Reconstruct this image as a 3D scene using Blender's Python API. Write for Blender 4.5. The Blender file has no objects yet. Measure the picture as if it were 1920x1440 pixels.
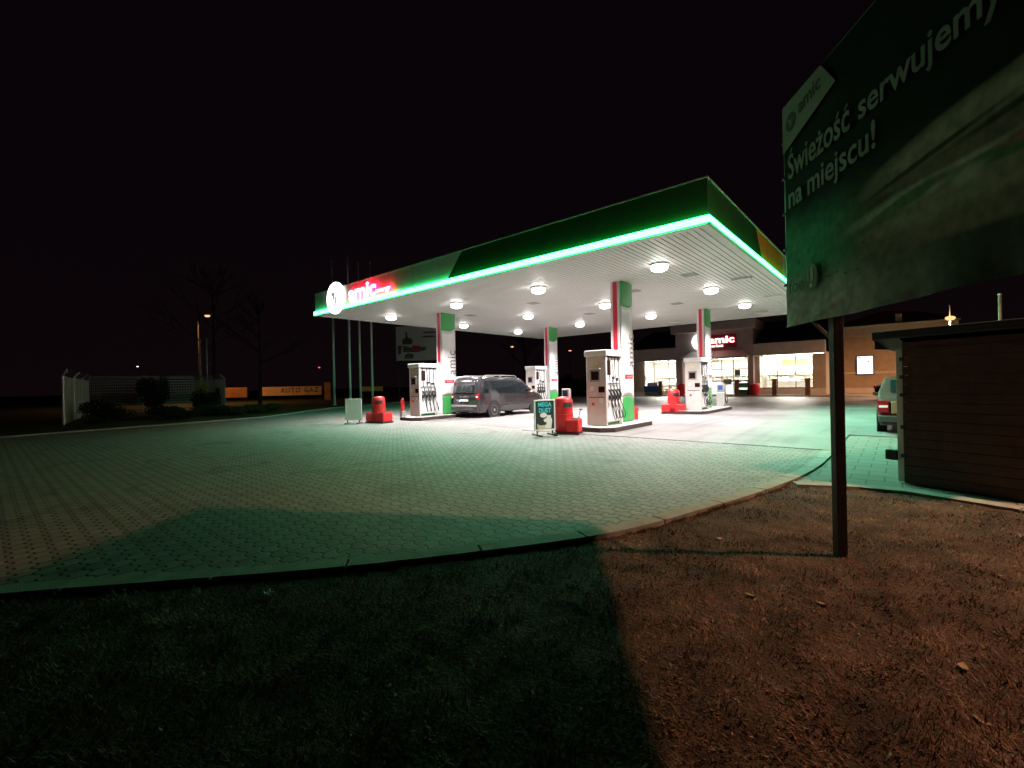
import bpy, math, random
from mathutils import Matrix, Vector
random.seed(7)
S = bpy.context.scene
COL = S.collection
PI = math.pi

# ------------------------------------------------------------------ camera, world, exposure
cam_data = bpy.data.cameras.new('camera')
cam = bpy.data.objects.new('camera', cam_data); COL.objects.link(cam)
cam_data.sensor_width = 36.0
cam_data.lens = 36.0 * 852.0 / 1920.0
cam_data.clip_start = 0.05; cam_data.clip_end = 1500
cam.matrix_world = (Matrix.Translation((0, 0, 1.5)) @ Matrix.Rotation(math.radians(40.55), 4, 'Z')
                    @ Matrix.Rotation(math.radians(90 - 0.07), 4, 'X') @ Matrix.Rotation(-math.atan(0.021), 4, 'Z'))
S.camera = cam
W = bpy.data.worlds.new('World'); S.world = W; W.use_nodes = True
bgn = W.node_tree.nodes['Background']
bgn.inputs[0].default_value = (0.003, 0.0014, 0.0021, 1)
bgn.inputs[1].default_value = 1.0
_nt = W.node_tree; _tc = _nt.nodes.new('ShaderNodeTexCoord'); _sp = _nt.nodes.new('ShaderNodeSeparateXYZ'); _rp = _nt.nodes.new('ShaderNodeValToRGB'); _ns = _nt.nodes.new('ShaderNodeTexNoise')
_ns.inputs['Scale'].default_value = 2.5; _ns.inputs['Detail'].default_value = 4
_ad = _nt.nodes.new('ShaderNodeMath'); _ad.operation = 'MULTIPLY_ADD'; _ad.inputs[1].default_value = .22
_nt.links.new(_tc.outputs['Generated'], _sp.inputs[0]); _nt.links.new(_tc.outputs['Generated'], _ns.inputs['Vector'])
_nt.links.new(_ns.outputs[0], _ad.inputs[0]); _nt.links.new(_sp.outputs[2], _ad.inputs[2]); _nt.links.new(_ad.outputs[0], _rp.inputs[0])
_rp.color_ramp.elements[0].position = .1; _rp.color_ramp.elements[0].color = (.0038, .0019, .0026, 1)
_rp.color_ramp.elements[1].position = .6; _rp.color_ramp.elements[1].color = (.0022, .001, .0019, 1)
_nt.links.new(_rp.outputs[0], bgn.inputs[0])
S.view_settings.view_transform = 'Standard'; S.view_settings.look = 'None'
S.view_settings.exposure = 0.0; S.view_settings.gamma = 1.0
S.cycles.use_denoising = True
S.cycles.sample_clamp_indirect = 6.0
S.cycles.max_bounces = 8; S.cycles.diffuse_bounces = 4; S.cycles.transparent_max_bounces = 24
S.cycles.use_light_tree = True

# ------------------------------------------------------------------ materials
M = {}
def mat(name, col, rough=.6, metal=0., var=0., scale=6., bump=0., bscale=60., emit=None, estr=0., spec=.5, coat=0.):
    m = bpy.data.materials.new(name); m.use_nodes = True; nt = m.node_tree; b = nt.nodes['Principled BSDF']
    b.inputs['Base Color'].default_value = (*col, 1); b.inputs['Roughness'].default_value = rough
    b.inputs['Metallic'].default_value = metal; b.inputs['Specular IOR Level'].default_value = spec
    b.inputs['Coat Weight'].default_value = coat
    tc = None
    if var or bump:
        tc = nt.nodes.new('ShaderNodeTexCoord')
    if var:
        n = nt.nodes.new('ShaderNodeTexNoise'); n.inputs['Scale'].default_value = scale; n.inputs['Detail'].default_value = 6
        r = nt.nodes.new('ShaderNodeValToRGB')
        r.color_ramp.elements[0].position = .3; r.color_ramp.elements[1].position = .7
        r.color_ramp.elements[0].color = (*[c * (1 - var) for c in col], 1)
        r.color_ramp.elements[1].color = (*[min(1, c * (1 + var * .6)) for c in col], 1)
        nt.links.new(tc.outputs['Object'], n.inputs['Vector']); nt.links.new(n.outputs[0], r.inputs[0])
        nt.links.new(r.outputs[0], b.inputs['Base Color'])
    if bump:
        n2 = nt.nodes.new('ShaderNodeTexNoise'); n2.inputs['Scale'].default_value = bscale; n2.inputs['Detail'].default_value = 5
        bp = nt.nodes.new('ShaderNodeBump'); bp.inputs['Strength'].default_value = bump; bp.inputs['Distance'].default_value = .02
        nt.links.new(tc.outputs['Object'], n2.inputs['Vector']); nt.links.new(n2.outputs[0], bp.inputs['Height'])
        nt.links.new(bp.outputs[0], b.inputs['Normal'])
    if emit:
        b.inputs['Emission Color'].default_value = (*emit, 1); b.inputs['Emission Strength'].default_value = estr
    M[name] = m
    return m
mat('white', (.78, .77, .75), .4, var=.08, scale=3)
mat('white_gloss', (.8, .79, .78), .22, var=.05, scale=2)
mat('pump_grey', (.62, .56, .54), .4, var=.1, scale=4)
mat('grey', (.3, .3, .3), .5, var=.15)
mat('dark', (.02, .02, .022), .5)
mat('rubber', (.016, .016, .017), .65, var=.3, scale=12)
mat('screen', (.03, .012, .01), .12)
mat('red', (.62, .02, .025), .42, var=.14, scale=5, bump=.05)
mat('stripe_red', (.6, .03, .06), .35)
mat('sign_red', (.3, .03, .04), .5)
mat('green', (.05, .32, .08), .35, var=.06)
mat('dark_green', (.012, .075, .022), .4, var=.15, scale=1.5)
mat('fascia_grey', (.55, .52, .48), .45, var=.1, scale=1.2)
mat('fascia_yellow', (.62, .34, .04), .4, var=.08, scale=1.2)
mat('metal', (.55, .55, .55), .35, .9)
mat('galv', (.5, .5, .47), .45, .5, var=.2, scale=20)
mat('steel_dark', (.09, .08, .08), .55, .3, var=.25, scale=9, bump=.1)
mat('kerb_dark', (.05, .03, .025), .7, var=.3, scale=8)
mat('island_top', (.42, .4, .38), .75, var=.14, scale=5, bump=.2)
mat('kerb', (.25, .24, .215), .85, var=.2, scale=7, bump=.35, bscale=80)
mat('step', (.38, .34, .29), .8, var=.18, scale=4, bump=.2)
mat('beige', (.6, .5, .45), .8, var=.12, scale=2, bump=.1)
mat('tower', (.48, .38, .36), .8, var=.12, scale=1.5, bump=.1)
mat('brown_wall', (.4, .285, .2), .8, var=.15, scale=2.5, bump=.1)
mat('cream', (.55, .46, .36), .75, var=.1, scale=2)
mat('roof_dark', (.03, .032, .045), .6, var=.3, scale=3, bump=.3, bscale=12)
mat('roof_red', (.2, .06, .045), .8, var=.25, scale=4, bump=.3, bscale=14)
mat('frame', (.1, .09, .085), .4, .4)
mat('interior', (.75, .72, .66), .6, var=.05)
mat('orange', (.8, .32, .05), .5)
mat('blue', (.03, .08, .25), .5)
mat('wood', (.2, .11, .06), .7, var=.3, scale=6, bump=.2)
mat('van_paint', (.05, .045, .051), .22, .35, coat=.9, var=.06, scale=1.5)
mat('black_plastic', (.03, .03, .032), .5)
mat('glass_dark', (.012, .017, .02), .05, 0, spec=.9)
mat('alloy', (.5, .48, .47), .3, .8)
mat('tail', (.24, .008, .014), .2, )
mat('plate', (.75, .75, .72), .4)
mat('car_green', (.012, .06, .045), .25, .3, coat=.8)
mat('car_pale', (.06, .02, .022), .6, .0, spec=.15, coat=0)
mat('pole', (.8, .78, .75), .4, .2, var=.1, scale=10)
mat('bark', (.05, .035, .025), .9, var=.35, scale=8, bump=.6, bscale=20)
mat('yellow_sign', (.7, .68, .2), .5)
mat('mast_paint', (.5, .3, .26), .5, var=.2, scale=9)
mat('orange_board', (.72, .47, .2), .6, var=.2, scale=1.3)
mat('orange_panel', (.62, .26, .09), .65, var=.25, scale=1.6)
mat('board_back', (.08, .075, .07), .6, .3, var=.3, scale=5)
mat('ad_white', (.8, .8, .74), .6, var=.06)
mat('ad_brown', (.16, .1, .08), .6, var=.3, scale=3)
mat('ad_pink', (.7, .03, .16), .6)
mat('ad_green', (.12, .2, .12), .6, var=.3, scale=2)
mat('letter_grey', (.14, .14, .14), .5)
mat('letter_pale', (.34, .33, .31), .6)
mat('cyan', (.05, .6, .68), .5)
mat('cream_art', (.6, .52, .36), .5, var=.2, scale=12)
mat('slate', (.02, .035, .04), .4, var=.3, scale=8)
mat('leaf_dry', (.3, .19, .09), .7)
mat('litter', (.6, .6, .58), .6)
mat('foil', (.2, .13, .08), .6)

def emission(name, col, strength):
    m = bpy.data.materials.new(name); m.use_nodes = True; nt = m.node_tree
    b = nt.nodes['Principled BSDF']; nt.nodes.remove(b)
    e = nt.nodes.new('ShaderNodeEmission'); e.inputs[0].default_value = (*col, 1); e.inputs[1].default_value = strength
    nt.links.new(e.outputs[0], nt.nodes['Material Output'].inputs[0]); M[name] = m; return m
emission('led', (.036, 1, .24), 23)
emission('logo_mark_dark', (.14, .12, .15), 1)
emission('diffuser', (1, .97, .93), 12)
emission('logo_light', (1, .93, .97), 4)
emission('logo_mark', (.62, .56, .6), 1)
emission('letter_light', (1, .78, .74), 2.5)
emission('letter_halo', (1, .01, .05), 24)
emission('letter_side', (1, .02, .05), 5)
emission('sodium', (1, .5, .2), 1.7)
emission('sodium_far', (1, .42, .2), 1.4)
emission('white_far', (1, .95, .85), 5)
emission('red_far', (1, .05, .15), 7)
emission('shop_tube', (1, .93, .8), 16)
emission('lightbox', (.9, .93, 1), 2.2)
emission('lightbox_dim', (.42, .45, .55), 1)

def mat_glass():
    m = bpy.data.materials.new('window_glass'); m.use_nodes = True; nt = m.node_tree
    nt.nodes.remove(nt.nodes['Principled BSDF'])
    t = nt.nodes.new('ShaderNodeBsdfTransparent'); t.inputs[0].default_value = (.93, .95, .94, 1)
    g = nt.nodes.new('ShaderNodeBsdfGlossy'); g.inputs['Roughness'].default_value = .03
    x = nt.nodes.new('ShaderNodeMixShader'); f = nt.nodes.new('ShaderNodeFresnel'); f.inputs[0].default_value = 1.45
    nt.links.new(f.outputs[0], x.inputs[0]); nt.links.new(t.outputs[0], x.inputs[1]); nt.links.new(g.outputs[0], x.inputs[2])
    nt.links.new(x.outputs[0], nt.nodes['Material Output'].inputs[0]); M['glass'] = m
mat_glass()
def mat_awning():
    m = mat('awning', (.7, .66, .6), .5, var=.1)
    m.node_tree.nodes['Principled BSDF'].inputs['Transmission Weight'].default_value = .25
mat_awning()

def mth(nt, op, a, b=None, c=None):
    n = nt.nodes.new('ShaderNodeMath'); n.operation = op
    for i, v in enumerate((a, b, c)):
        if v is None: continue
        if isinstance(v, (int, float)): n.inputs[i].default_value = v
        else: nt.links.new(v, n.inputs[i])
    return n.outputs[0]

def mat_pavers(name, rowh=.14, bw=.2, amp=.02, c1=(.26, .242, .225), c2=(.12, .111, .102)):
    """wavy interlocking concrete blocks laid in rows along x"""
    m = bpy.data.materials.new(name); m.use_nodes = True; nt = m.node_tree; b = nt.nodes['Principled BSDF']
    tc = nt.nodes.new('ShaderNodeTexCoord'); sp = nt.nodes.new('ShaderNodeSeparateXYZ'); nt.links.new(tc.outputs['Object'], sp.inputs[0])
    x, y = sp.outputs[0], sp.outputs[1]
    # trapezoid wave of period 2*bw/2 running along x
    saw = mth(nt, 'PINGPONG', x, bw / 2)
    tri = mth(nt, 'SUBTRACT', mth(nt, 'DIVIDE', saw, bw / 2), .5)          # -.5 .. .5
    trap = mth(nt, 'MAXIMUM', mth(nt, 'MINIMUM', mth(nt, 'MULTIPLY', tri, 3.), .5), -.5)
    v = mth(nt, 'ADD', y, mth(nt, 'MULTIPLY', trap, amp * 2))
    row = mth(nt, 'FLOOR', mth(nt, 'DIVIDE', v, rowh))
    fv = mth(nt, 'FRACT', mth(nt, 'DIVIDE', v, rowh))
    off = mth(nt, 'MULTIPLY', mth(nt, 'MODULO', row, 2.), .5)
    u = mth(nt, 'ADD', mth(nt, 'DIVIDE', x, bw), off)
    fu = mth(nt, 'FRACT', u); cell = mth(nt, 'FLOOR', u)
    def edge(f, size, w):
        d = mth(nt, 'MULTIPLY', mth(nt, 'MINIMUM', f, mth(nt, 'SUBTRACT', 1., f)), size)
        return mth(nt, 'MINIMUM', mth(nt, 'DIVIDE', d, w), 1.)
    e1 = edge(fv, rowh, .0165); e2 = edge(fu, bw, .013)
    e2 = mth(nt, 'MAXIMUM', e2, .1)
    e = mth(nt, 'MULTIPLY', e1, e2)
    cmb = nt.nodes.new('ShaderNodeCombineXYZ'); nt.links.new(cell, cmb.inputs[0]); nt.links.new(row, cmb.inputs[1])
    wn = nt.nodes.new('ShaderNodeTexWhiteNoise'); wn.noise_dimensions = '3D'; nt.links.new(cmb.outputs[0], wn.inputs['Vector'])
    ns = nt.nodes.new('ShaderNodeTexNoise'); ns.inputs['Scale'].default_value = .55; ns.inputs['Detail'].default_value = 7; ns.inputs['Roughness'].default_value = .65
    nt.links.new(tc.outputs['Object'], ns.inputs['Vector'])
    fine = nt.nodes.new('ShaderNodeTexNoise'); fine.inputs['Scale'].default_value = 90; fine.inputs['Detail'].default_value = 4
    nt.links.new(tc.outputs['Object'], fine.inputs['Vector'])
    mix = nt.nodes.new('ShaderNodeMix'); mix.data_type = 'RGBA'; mix.inputs[6].default_value = (*c2, 1); mix.inputs[7].default_value = (*c1, 1)
    f = mth(nt, 'ADD', mth(nt, 'MULTIPLY', wn.outputs[0], .35), mth(nt, 'MULTIPLY', ns.outputs[0], .5))
    f = mth(nt, 'ADD', f, mth(nt, 'MULTIPLY', fine.outputs[0], .25))
    st = nt.nodes.new('ShaderNodeTexNoise'); st.inputs['Scale'].default_value = 1.1; st.inputs['Detail'].default_value = 5; st.inputs['Distortion'].default_value = .8; nt.links.new(tc.outputs['Object'], st.inputs['Vector'])
    sm = nt.nodes.new('ShaderNodeMapRange'); sm.inputs[1].default_value = .56; sm.inputs[2].default_value = .72; sm.inputs[3].default_value = 0; sm.inputs[4].default_value = .55; nt.links.new(st.outputs[0], sm.inputs[0])
    f = mth(nt, 'SUBTRACT', f, sm.outputs[0])
    nt.links.new(f, mix.inputs[0])
    mj = nt.nodes.new('ShaderNodeMix'); mj.data_type = 'RGBA'; mj.inputs[6].default_value = (.012, .012, .01, 1)
    nt.links.new(e, mj.inputs[0]); nt.links.new(mix.outputs[2], mj.inputs[7]); nt.links.new(mj.outputs[2], b.inputs['Base Color'])
    hgt = mth(nt, 'ADD', e, mth(nt, 'MULTIPLY', fine.outputs[0], .18))
    bp = nt.nodes.new('ShaderNodeBump'); bp.inputs['Strength'].default_value = .6; bp.inputs['Distance'].default_value = .006
    nt.links.new(hgt, bp.inputs['Height']); nt.links.new(bp.outputs[0], b.inputs['Normal'])
    b.inputs['Roughness'].default_value = .62; b.inputs['Specular IOR Level'].default_value = .35
    M[name] = m
mat_pavers('pavers')
mat_pavers('pavers_square', rowh=.4, bw=.4, amp=0., c1=(.19, .18, .165), c2=(.12, .115, .105))

def mat_concrete():
    m = bpy.data.materials.new('forecourt_concrete'); m.use_nodes = True; nt = m.node_tree; b = nt.nodes['Principled BSDF']
    tc = nt.nodes.new('ShaderNodeTexCoord')
    def noise(s, d):
        n = nt.nodes.new('ShaderNodeTexNoise'); n.inputs['Scale'].default_value = s; n.inputs['Detail'].default_value = d
        n.inputs['Roughness'].default_value = .6; nt.links.new(tc.outputs['Object'], n.inputs['Vector']); return n.outputs[0]
    r = nt.nodes.new('ShaderNodeValToRGB'); r.color_ramp.elements[0].position = .34; r.color_ramp.elements[1].position = .62
    r.color_ramp.elements[0].color = (.11, .1, .1, 1); r.color_ramp.elements[1].color = (.2, .19, .185, 1)
    f = mth(nt, 'ADD', mth(nt, 'MULTIPLY', noise(.35, 6), .7), mth(nt, 'MULTIPLY', noise(30, 3), .3))
    mp = nt.nodes.new('ShaderNodeMapping'); mp.inputs['Scale'].default_value = (2.6, .14, 1); nt.links.new(tc.outputs['Object'], mp.inputs[0])
    sn = nt.nodes.new('ShaderNodeTexNoise'); sn.inputs['Scale'].default_value = 1.; sn.inputs['Detail'].default_value = 5; nt.links.new(mp.outputs[0], sn.inputs['Vector'])
    sm = nt.nodes.new('ShaderNodeMapRange'); sm.inputs[1].default_value = .52; sm.inputs[2].default_value = .68; sm.inputs[4].default_value = .16; nt.links.new(sn.outputs[0], sm.inputs[0])
    f = mth(nt, 'SUBTRACT', f, sm.outputs[0])
    nt.links.new(f, r.inputs[0])
    # slab joints every 5 m
    sp = nt.nodes.new('ShaderNodeSeparateXYZ'); nt.links.new(tc.outputs['Object'], sp.inputs[0])
    def jl(c):
        f = mth(nt, 'FRACT', mth(nt, 'DIVIDE', c, 5.)); d = mth(nt, 'MULTIPLY', mth(nt, 'MINIMUM', f, mth(nt, 'SUBTRACT', 1., f)), 5.)
        return mth(nt, 'MINIMUM', mth(nt, 'DIVIDE', d, .015), 1.)
    j = mth(nt, 'MULTIPLY', jl(sp.outputs[0]), jl(sp.outputs[1]))
    j = mth(nt, 'MAXIMUM', j, .35)
    mj = nt.nodes.new('ShaderNodeMix'); mj.data_type = 'RGBA'; mj.inputs[6].default_value = (.03, .03, .03, 1)
    nt.links.new(j, mj.inputs[0]); nt.links.new(r.outputs[0], mj.inputs[7]); nt.links.new(mj.outputs[2], b.inputs['Base Color'])
    rr = nt.nodes.new('ShaderNodeMapRange'); rr.inputs[3].default_value = .35; rr.inputs[4].default_value = .7
    nt.links.new(noise(.8, 5), rr.inputs[0]); nt.links.new(rr.outputs[0], b.inputs['Roughness'])
    bp = nt.nodes.new('ShaderNodeBump'); bp.inputs['Strength'].default_value = .3; bp.inputs['Distance'].default_value = .01
    nt.links.new(noise(60, 4), bp.inputs['Height']); nt.links.new(bp.outputs[0], b.inputs['Normal'])
    M['forecourt'] = m
mat_concrete()

def mat_grass(name, cols, rnd=False):
    m = bpy.data.materials.new(name); m.use_nodes = True; nt = m.node_tree; b = nt.nodes['Principled BSDF']
    tc = nt.nodes.new('ShaderNodeTexCoord'); g = nt.nodes.new('ShaderNodeNewGeometry')
    n1 = nt.nodes.new('ShaderNodeTexNoise'); n1.inputs['Scale'].default_value = 2.2; n1.inputs['Detail'].default_value = 8; n1.inputs['Roughness'].default_value = .7
    nt.links.new(tc.outputs['Object'], n1.inputs['Vector'])
    r = nt.nodes.new('ShaderNodeValToRGB'); el = r.color_ramp.elements
    el[0].color = (*cols[0], 1); el[1].color = (*cols[-1], 1); el[0].position = .32; el[1].position = .72
    for i, c in enumerate(cols[1:-1]):
        e = el.new(.32 + .4 * (i + 1) / (len(cols) - 1)); e.color = (*c, 1)
    if rnd:
        n3 = nt.nodes.new('ShaderNodeTexNoise'); n3.inputs['Scale'].default_value = 11; n3.inputs['Detail'].default_value = 3; nt.links.new(tc.outputs['Object'], n3.inputs['Vector'])
        f = mth(nt, 'ADD', mth(nt, 'MULTIPLY', n1.outputs[0], .5), mth(nt, 'MULTIPLY', g.outputs['Random Per Island'], .26))
        f = mth(nt, 'ADD', f, mth(nt, 'MULTIPLY', n3.outputs[0], .24))
        nt.links.new(f, r.inputs[0])
    else:
        nt.links.new(n1.outputs[0], r.inputs[0])
    nt.links.new(r.outputs[0], b.inputs['Base Color']); b.inputs['Roughness'].default_value = .85
    b.inputs['Specular IOR Level'].default_value = .2
    n2 = nt.nodes.new('ShaderNodeTexNoise'); n2.inputs['Scale'].default_value = 45; n2.inputs['Detail'].default_value = 6
    nt.links.new(tc.outputs['Object'], n2.inputs['Vector'])
    if not rnd:
        bp = nt.nodes.new('ShaderNodeBump'); bp.inputs['Strength'].default_value = .9; bp.inputs['Distance'].default_value = .03
        nt.links.new(n2.outputs[0], bp.inputs['Height']); nt.links.new(bp.outputs[0], b.inputs['Normal'])
    M[name] = m
mat_grass('soil', [(.022, .012, .009), (.07, .04, .028), (.12, .07, .05)])
mat_grass('turf', [(.02, .022, .01), (.05, .06, .022), (.07, .08, .03)])
mat_grass('blade', [(.04, .024, .016), (.14, .082, .054), (.24, .15, .1), (.5, .38, .28)], True)
mat_grass('leaf', [(.018, .03, .012), (.04, .06, .02), (.07, .09, .035)], True)
mat_grass('leaf_dark', [(.012, .018, .01), (.02, .03, .014), (.035, .045, .02)], True)

# ------------------------------------------------------------------ mesh helpers
class MB:
    def __init__(s): s.v = []; s.f = []; s.m = []
    def add(s, vs, fs, mi=0, mx=None):
        o = len(s.v)
        s.v += [tuple(mx @ Vector(p)) if mx else tuple(p) for p in vs]
        s.f += [tuple(i + o for i in f) for f in fs]; s.m += [mi] * len(fs); return s
    def box(s, x0, x1, y0, y1, z0, z1, mi=0, mx=None):
        vs = [(x, y, z) for z in (z0, z1) for y in (y0, y1) for x in (x0, x1)]
        return s.add(vs, [(0, 2, 3, 1), (4, 5, 7, 6), (0, 1, 5, 4), (1, 3, 7, 5), (3, 2, 6, 7), (2, 0, 4, 6)], mi, mx)
    def prism(s, poly, z0, z1, mi=0, mx=None):
        n = len(poly); vs = [(x, y, z0) for x, y in poly] + [(x, y, z1) for x, y in poly]
        fs = [tuple(range(n - 1, -1, -1)), tuple(range(n, 2 * n))] + [(i, (i + 1) % n, (i + 1) % n + n, i + n) for i in range(n)]
        return s.add(vs, fs, mi, mx)
    def tube(s, pts, r, n=8, mi=0, cap=True):
        pts = [Vector(p) for p in pts]; rs = r if isinstance(r, (list, tuple)) else [r] * len(pts)
        vs = []; k = len(pts); prev = None
        for i, p in enumerate(pts):
            t = (pts[min(i + 1, k - 1)] - pts[max(i - 1, 0)]).normalized()
            a = prev if prev is not None else (Vector((0, 0, 1)) if abs(t.z) < .9 else Vector((1, 0, 0)))
            u = (a - t * a.dot(t)).normalized(); prev = u; w = t.cross(u)
            vs += [tuple(p + (u * math.cos(2 * PI * j / n) + w * math.sin(2 * PI * j / n)) * rs[i]) for j in range(n)]
        fs = [(i * n + j, i * n + (j + 1) % n, (i + 1) * n + (j + 1) % n, (i + 1) * n + j) for i in range(k - 1) for j in range(n)]
        if cap: fs += [tuple(range(n - 1, -1, -1)), tuple(range((k - 1) * n, k * n))]
        return s.add(vs, fs, mi)
    def lathe(s, prof, n=24, mi=0, mx=None):
        k = len(prof); vs = [(r * math.cos(2 * PI * j / n), r * math.sin(2 * PI * j / n), z) for r, z in prof for j in range(n)]
        fs = [(i * n + j, i * n + (j + 1) % n, (i + 1) * n + (j + 1) % n, (i + 1) * n + j) for i in range(k - 1) for j in range(n)]
        fs += [tuple(range(n - 1, -1, -1)), tuple(range((k - 1) * n, k * n))]
        return s.add(vs, fs, mi, mx)
    def grid(s, fn, nu, nv, mi=0, mx=None):
        vs = [fn(i / nu, j / nv) for j in range(nv + 1) for i in range(nu + 1)]
        fs = [(j * (nu + 1) + i, j * (nu + 1) + i + 1, (j + 1) * (nu + 1) + i + 1, (j + 1) * (nu + 1) + i) for j in range(nv) for i in range(nu)]
        return s.add(vs, fs, mi, mx)

def obj(name, mb, mats, parent=None, smooth=False, bevel=0., mx=None, solid=0.):
    me = bpy.data.meshes.new(name); me.from_pydata(mb.v, [], mb.f)
    for mm in (mats if isinstance(mats, (list, tuple)) else [mats]): me.materials.append(M[mm])
    me.polygons.foreach_set('material_index', mb.m)
    if smooth: me.polygons.foreach_set('use_smooth', [True] * len(mb.f))
    me.update()
    o = bpy.data.objects.new(name, me); COL.objects.link(o)
    if parent: o.parent = parent
    if mx is not None: o.matrix_local = mx
    if solid:
        md = o.modifiers.new('solid', 'SOLIDIFY'); md.thickness = solid
    if bevel:
        md = o.modifiers.new('bevel', 'BEVEL'); md.width = bevel; md.segments = 2; md.limit_method = 'ANGLE'; md.angle_limit = .6
    return o
def tag(o, label=None, cat=None, group=None, kind=None):
    for k, v in (('label', label), ('category', cat), ('group', group), ('kind', kind)):
        if v: o[k] = v
    return o
def thing(name, loc, label, cat, group=None, rz=0.):
    o = bpy.data.objects.new(name, None); COL.objects.link(o); o.empty_display_size = .2
    o.location = loc; o.rotation_euler = (0, 0, rz); return tag(o, label, cat, group)
def copy_tree(o, parent=None):
    c = o.copy(); COL.objects.link(c)
    if parent: c.parent = parent
    for ch in list(o.children):
        copy_tree(ch, c)
    return c
def text(name, body, width, height, mats, parent, mx, depth=.01, bold=0., mat_side=None, shear=0., space=1.):
    """flat lettering as a mesh; its box is scaled to width x height, lower left at the origin of mx"""
    cu = bpy.data.curves.new('t', 'FONT'); cu.body = body; cu.offset = bold; cu.extrude = .5; cu.shear = shear; cu.space_character = space
    cu.resolution_u = 3
    t = bpy.data.objects.new('t', cu); COL.objects.link(t)
    dg = bpy.context.evaluated_depsgraph_get(); me = bpy.data.meshes.new_from_object(t.evaluated_get(dg))
    bpy.data.objects.remove(t); bpy.data.curves.remove(cu)
    xs = [v.co.x for v in me.vertices]; ys = [v.co.y for v in me.vertices]
    x0, x1, y0, y1 = min(xs), max(xs), min(ys), max(ys)
    for v in me.vertices:
        v.co = ((v.co.x - x0) / (x1 - x0) * width, (v.co.y - y0) / (y1 - y0) * height, (v.co.z + .5) * depth)
    me.materials.clear()
    me.materials.append(M[mats])
    if mat_side:
        me.materials.append(M[mat_side])
        for p in me.polygons: p.material_index = 0 if p.normal.z > .5 else 1
    me.name = name
    o = bpy.data.objects.new(name, me); COL.objects.link(o); o.parent = parent; o.matrix_local = mx
    return o
def polish(name, body, width, height, mats, parent, mx, depth, bold):
    """lettering whose accents are drawn as strokes: the built-in font lacks them"""
    plain = {'Ś': ('S', 'a'), 'ś': ('s', 'a'), 'ć': ('c', 'a'), 'ż': ('z', 'd')}
    base = ''.join(plain.get(c, (c,))[0] for c in body)
    def measure(t_):
        cu = bpy.data.curves.new('t', 'FONT'); cu.body = t_; cu.offset = bold; t = bpy.data.objects.new('t', cu); COL.objects.link(t)
        me = bpy.data.meshes.new_from_object(t.evaluated_get(bpy.context.evaluated_depsgraph_get()))
        b = (min(v.co.x for v in me.vertices), max(v.co.x for v in me.vertices), min(v.co.y for v in me.vertices), max(v.co.y for v in me.vertices))
        bpy.data.objects.remove(t); bpy.data.curves.remove(cu); bpy.data.meshes.remove(me); return b
    B = measure(base); o = text(name, base, width, height, mats, parent, mx, depth, bold)
    kx, ky = width / (B[1] - B[0]), height / (B[3] - B[2]); m_ = MB()
    for i, c in enumerate(body):
        if c in plain:
            p_ = measure(base[:i + 1]); q_ = measure(base[i]); cx = (p_[1] - (q_[1] - q_[0]) / 2 - B[0]) * kx; ty = (q_[3] - B[2]) * ky
            if plain[c][1] == 'a': m_.prism([(cx - .012, ty + .012), (cx + .006, ty + .012), (cx + .034, ty + .05), (cx + .006, ty + .05)], 0, depth)
            else: m_.prism([(cx - .013, ty + .014), (cx + .013, ty + .014), (cx + .013, ty + .042), (cx - .013, ty + .042)], 0, depth)
    obj('accent', m_, mats, o); return o
def frame(ux, uy, uz, loc):
    m = Matrix.Identity(4)
    for i, c in enumerate((ux, uy, uz)):
        for k in range(3): m[k][i] = c[k]
    m.translation = loc
    return m
FX = lambda x, y, z: frame((1, 0, 0), (0, 0, 1), (0, -1, 0), (x, y, z))     # sheet facing -Y
FR = lambda x, y, z: frame((0, 1, 0), (0, 0, 1), (1, 0, 0), (x, y, z))      # sheet facing +X
def lamp(name, kind, loc, power, col, parent=None, size=.3, rot=(0, 0, 0), spread=None):
    d = bpy.data.lights.new(name, kind); d.energy = power; d.color = col
    if kind == 'AREA':
        d.shape = 'DISK'; d.size = size
        if spread: d.spread = spread
    else: d.shadow_soft_size = size
    o = bpy.data.objects.new(name, d); COL.objects.link(o); o.location = loc; o.rotation_euler = rot
    if parent: o.parent = parent
    return o

# ------------------------------------------------------------------ ground
near = [(-16, -14), (-12, -9), (-9, -5.2), (-6.9, -2.4), (-5.85, -.9), (-5.15, .07), (-4.43, .89), (-3.59, 1.85), (-2.95, 2.75), (-2.26, 3.82), (-1.98, 4.55),
        (-1.78, 5.3), (-1.55, 6.1), (-1.33, 7.05), (-1.15, 8.1), (-1.05, 9.2), (-1.03, 10.3), (-1.03, 11.3)]
def smooth_line(p, it=2):
    for _ in range(it):
        q = [p[0]]
        for a, b in zip(p, p[1:]):
            q += [(a[0] * .75 + b[0] * .25, a[1] * .75 + b[1] * .25), (a[0] * .25 + b[0] * .75, a[1] * .25 + b[1] * .75)]
        p = q + [p[-1]]
    return p
near = smooth_line(near)
def offset_line(p, d):
    out = []
    for i in range(len(p)):
        a = Vector(p[max(i - 1, 0)]); b = Vector(p[min(i + 1, len(p) - 1)]); t = (b - a).normalized()
        out.append((p[i][0] - t.y * d, p[i][1] + t.x * d))
    return out
inner = offset_line(near, .18)
left_edge = [(-1.3, 41.4), (-38, 41.4), (-36, 30), (-33.5, 22), (-30, 15), (-27, 11.8), (-25.2, 9.6), (-24.6, 7), (-24.3, 5), (-23.8, 2), (-23.4, .4), (-23.2, -6), (-24, -14)]
g = MB(); g.add([(-400, -200, -.07), (400, -200, -.07), (400, 600, -.07), (-400, 600, -.07)], [(0, 1, 2, 3)])
tag(obj('ground', g, 'turf'), kind='structure')
p = MB(); p.prism(inner + left_edge, -.2, 0); tag(obj('paving', p, 'pavers'), kind='structure')
k = MB()
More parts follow.
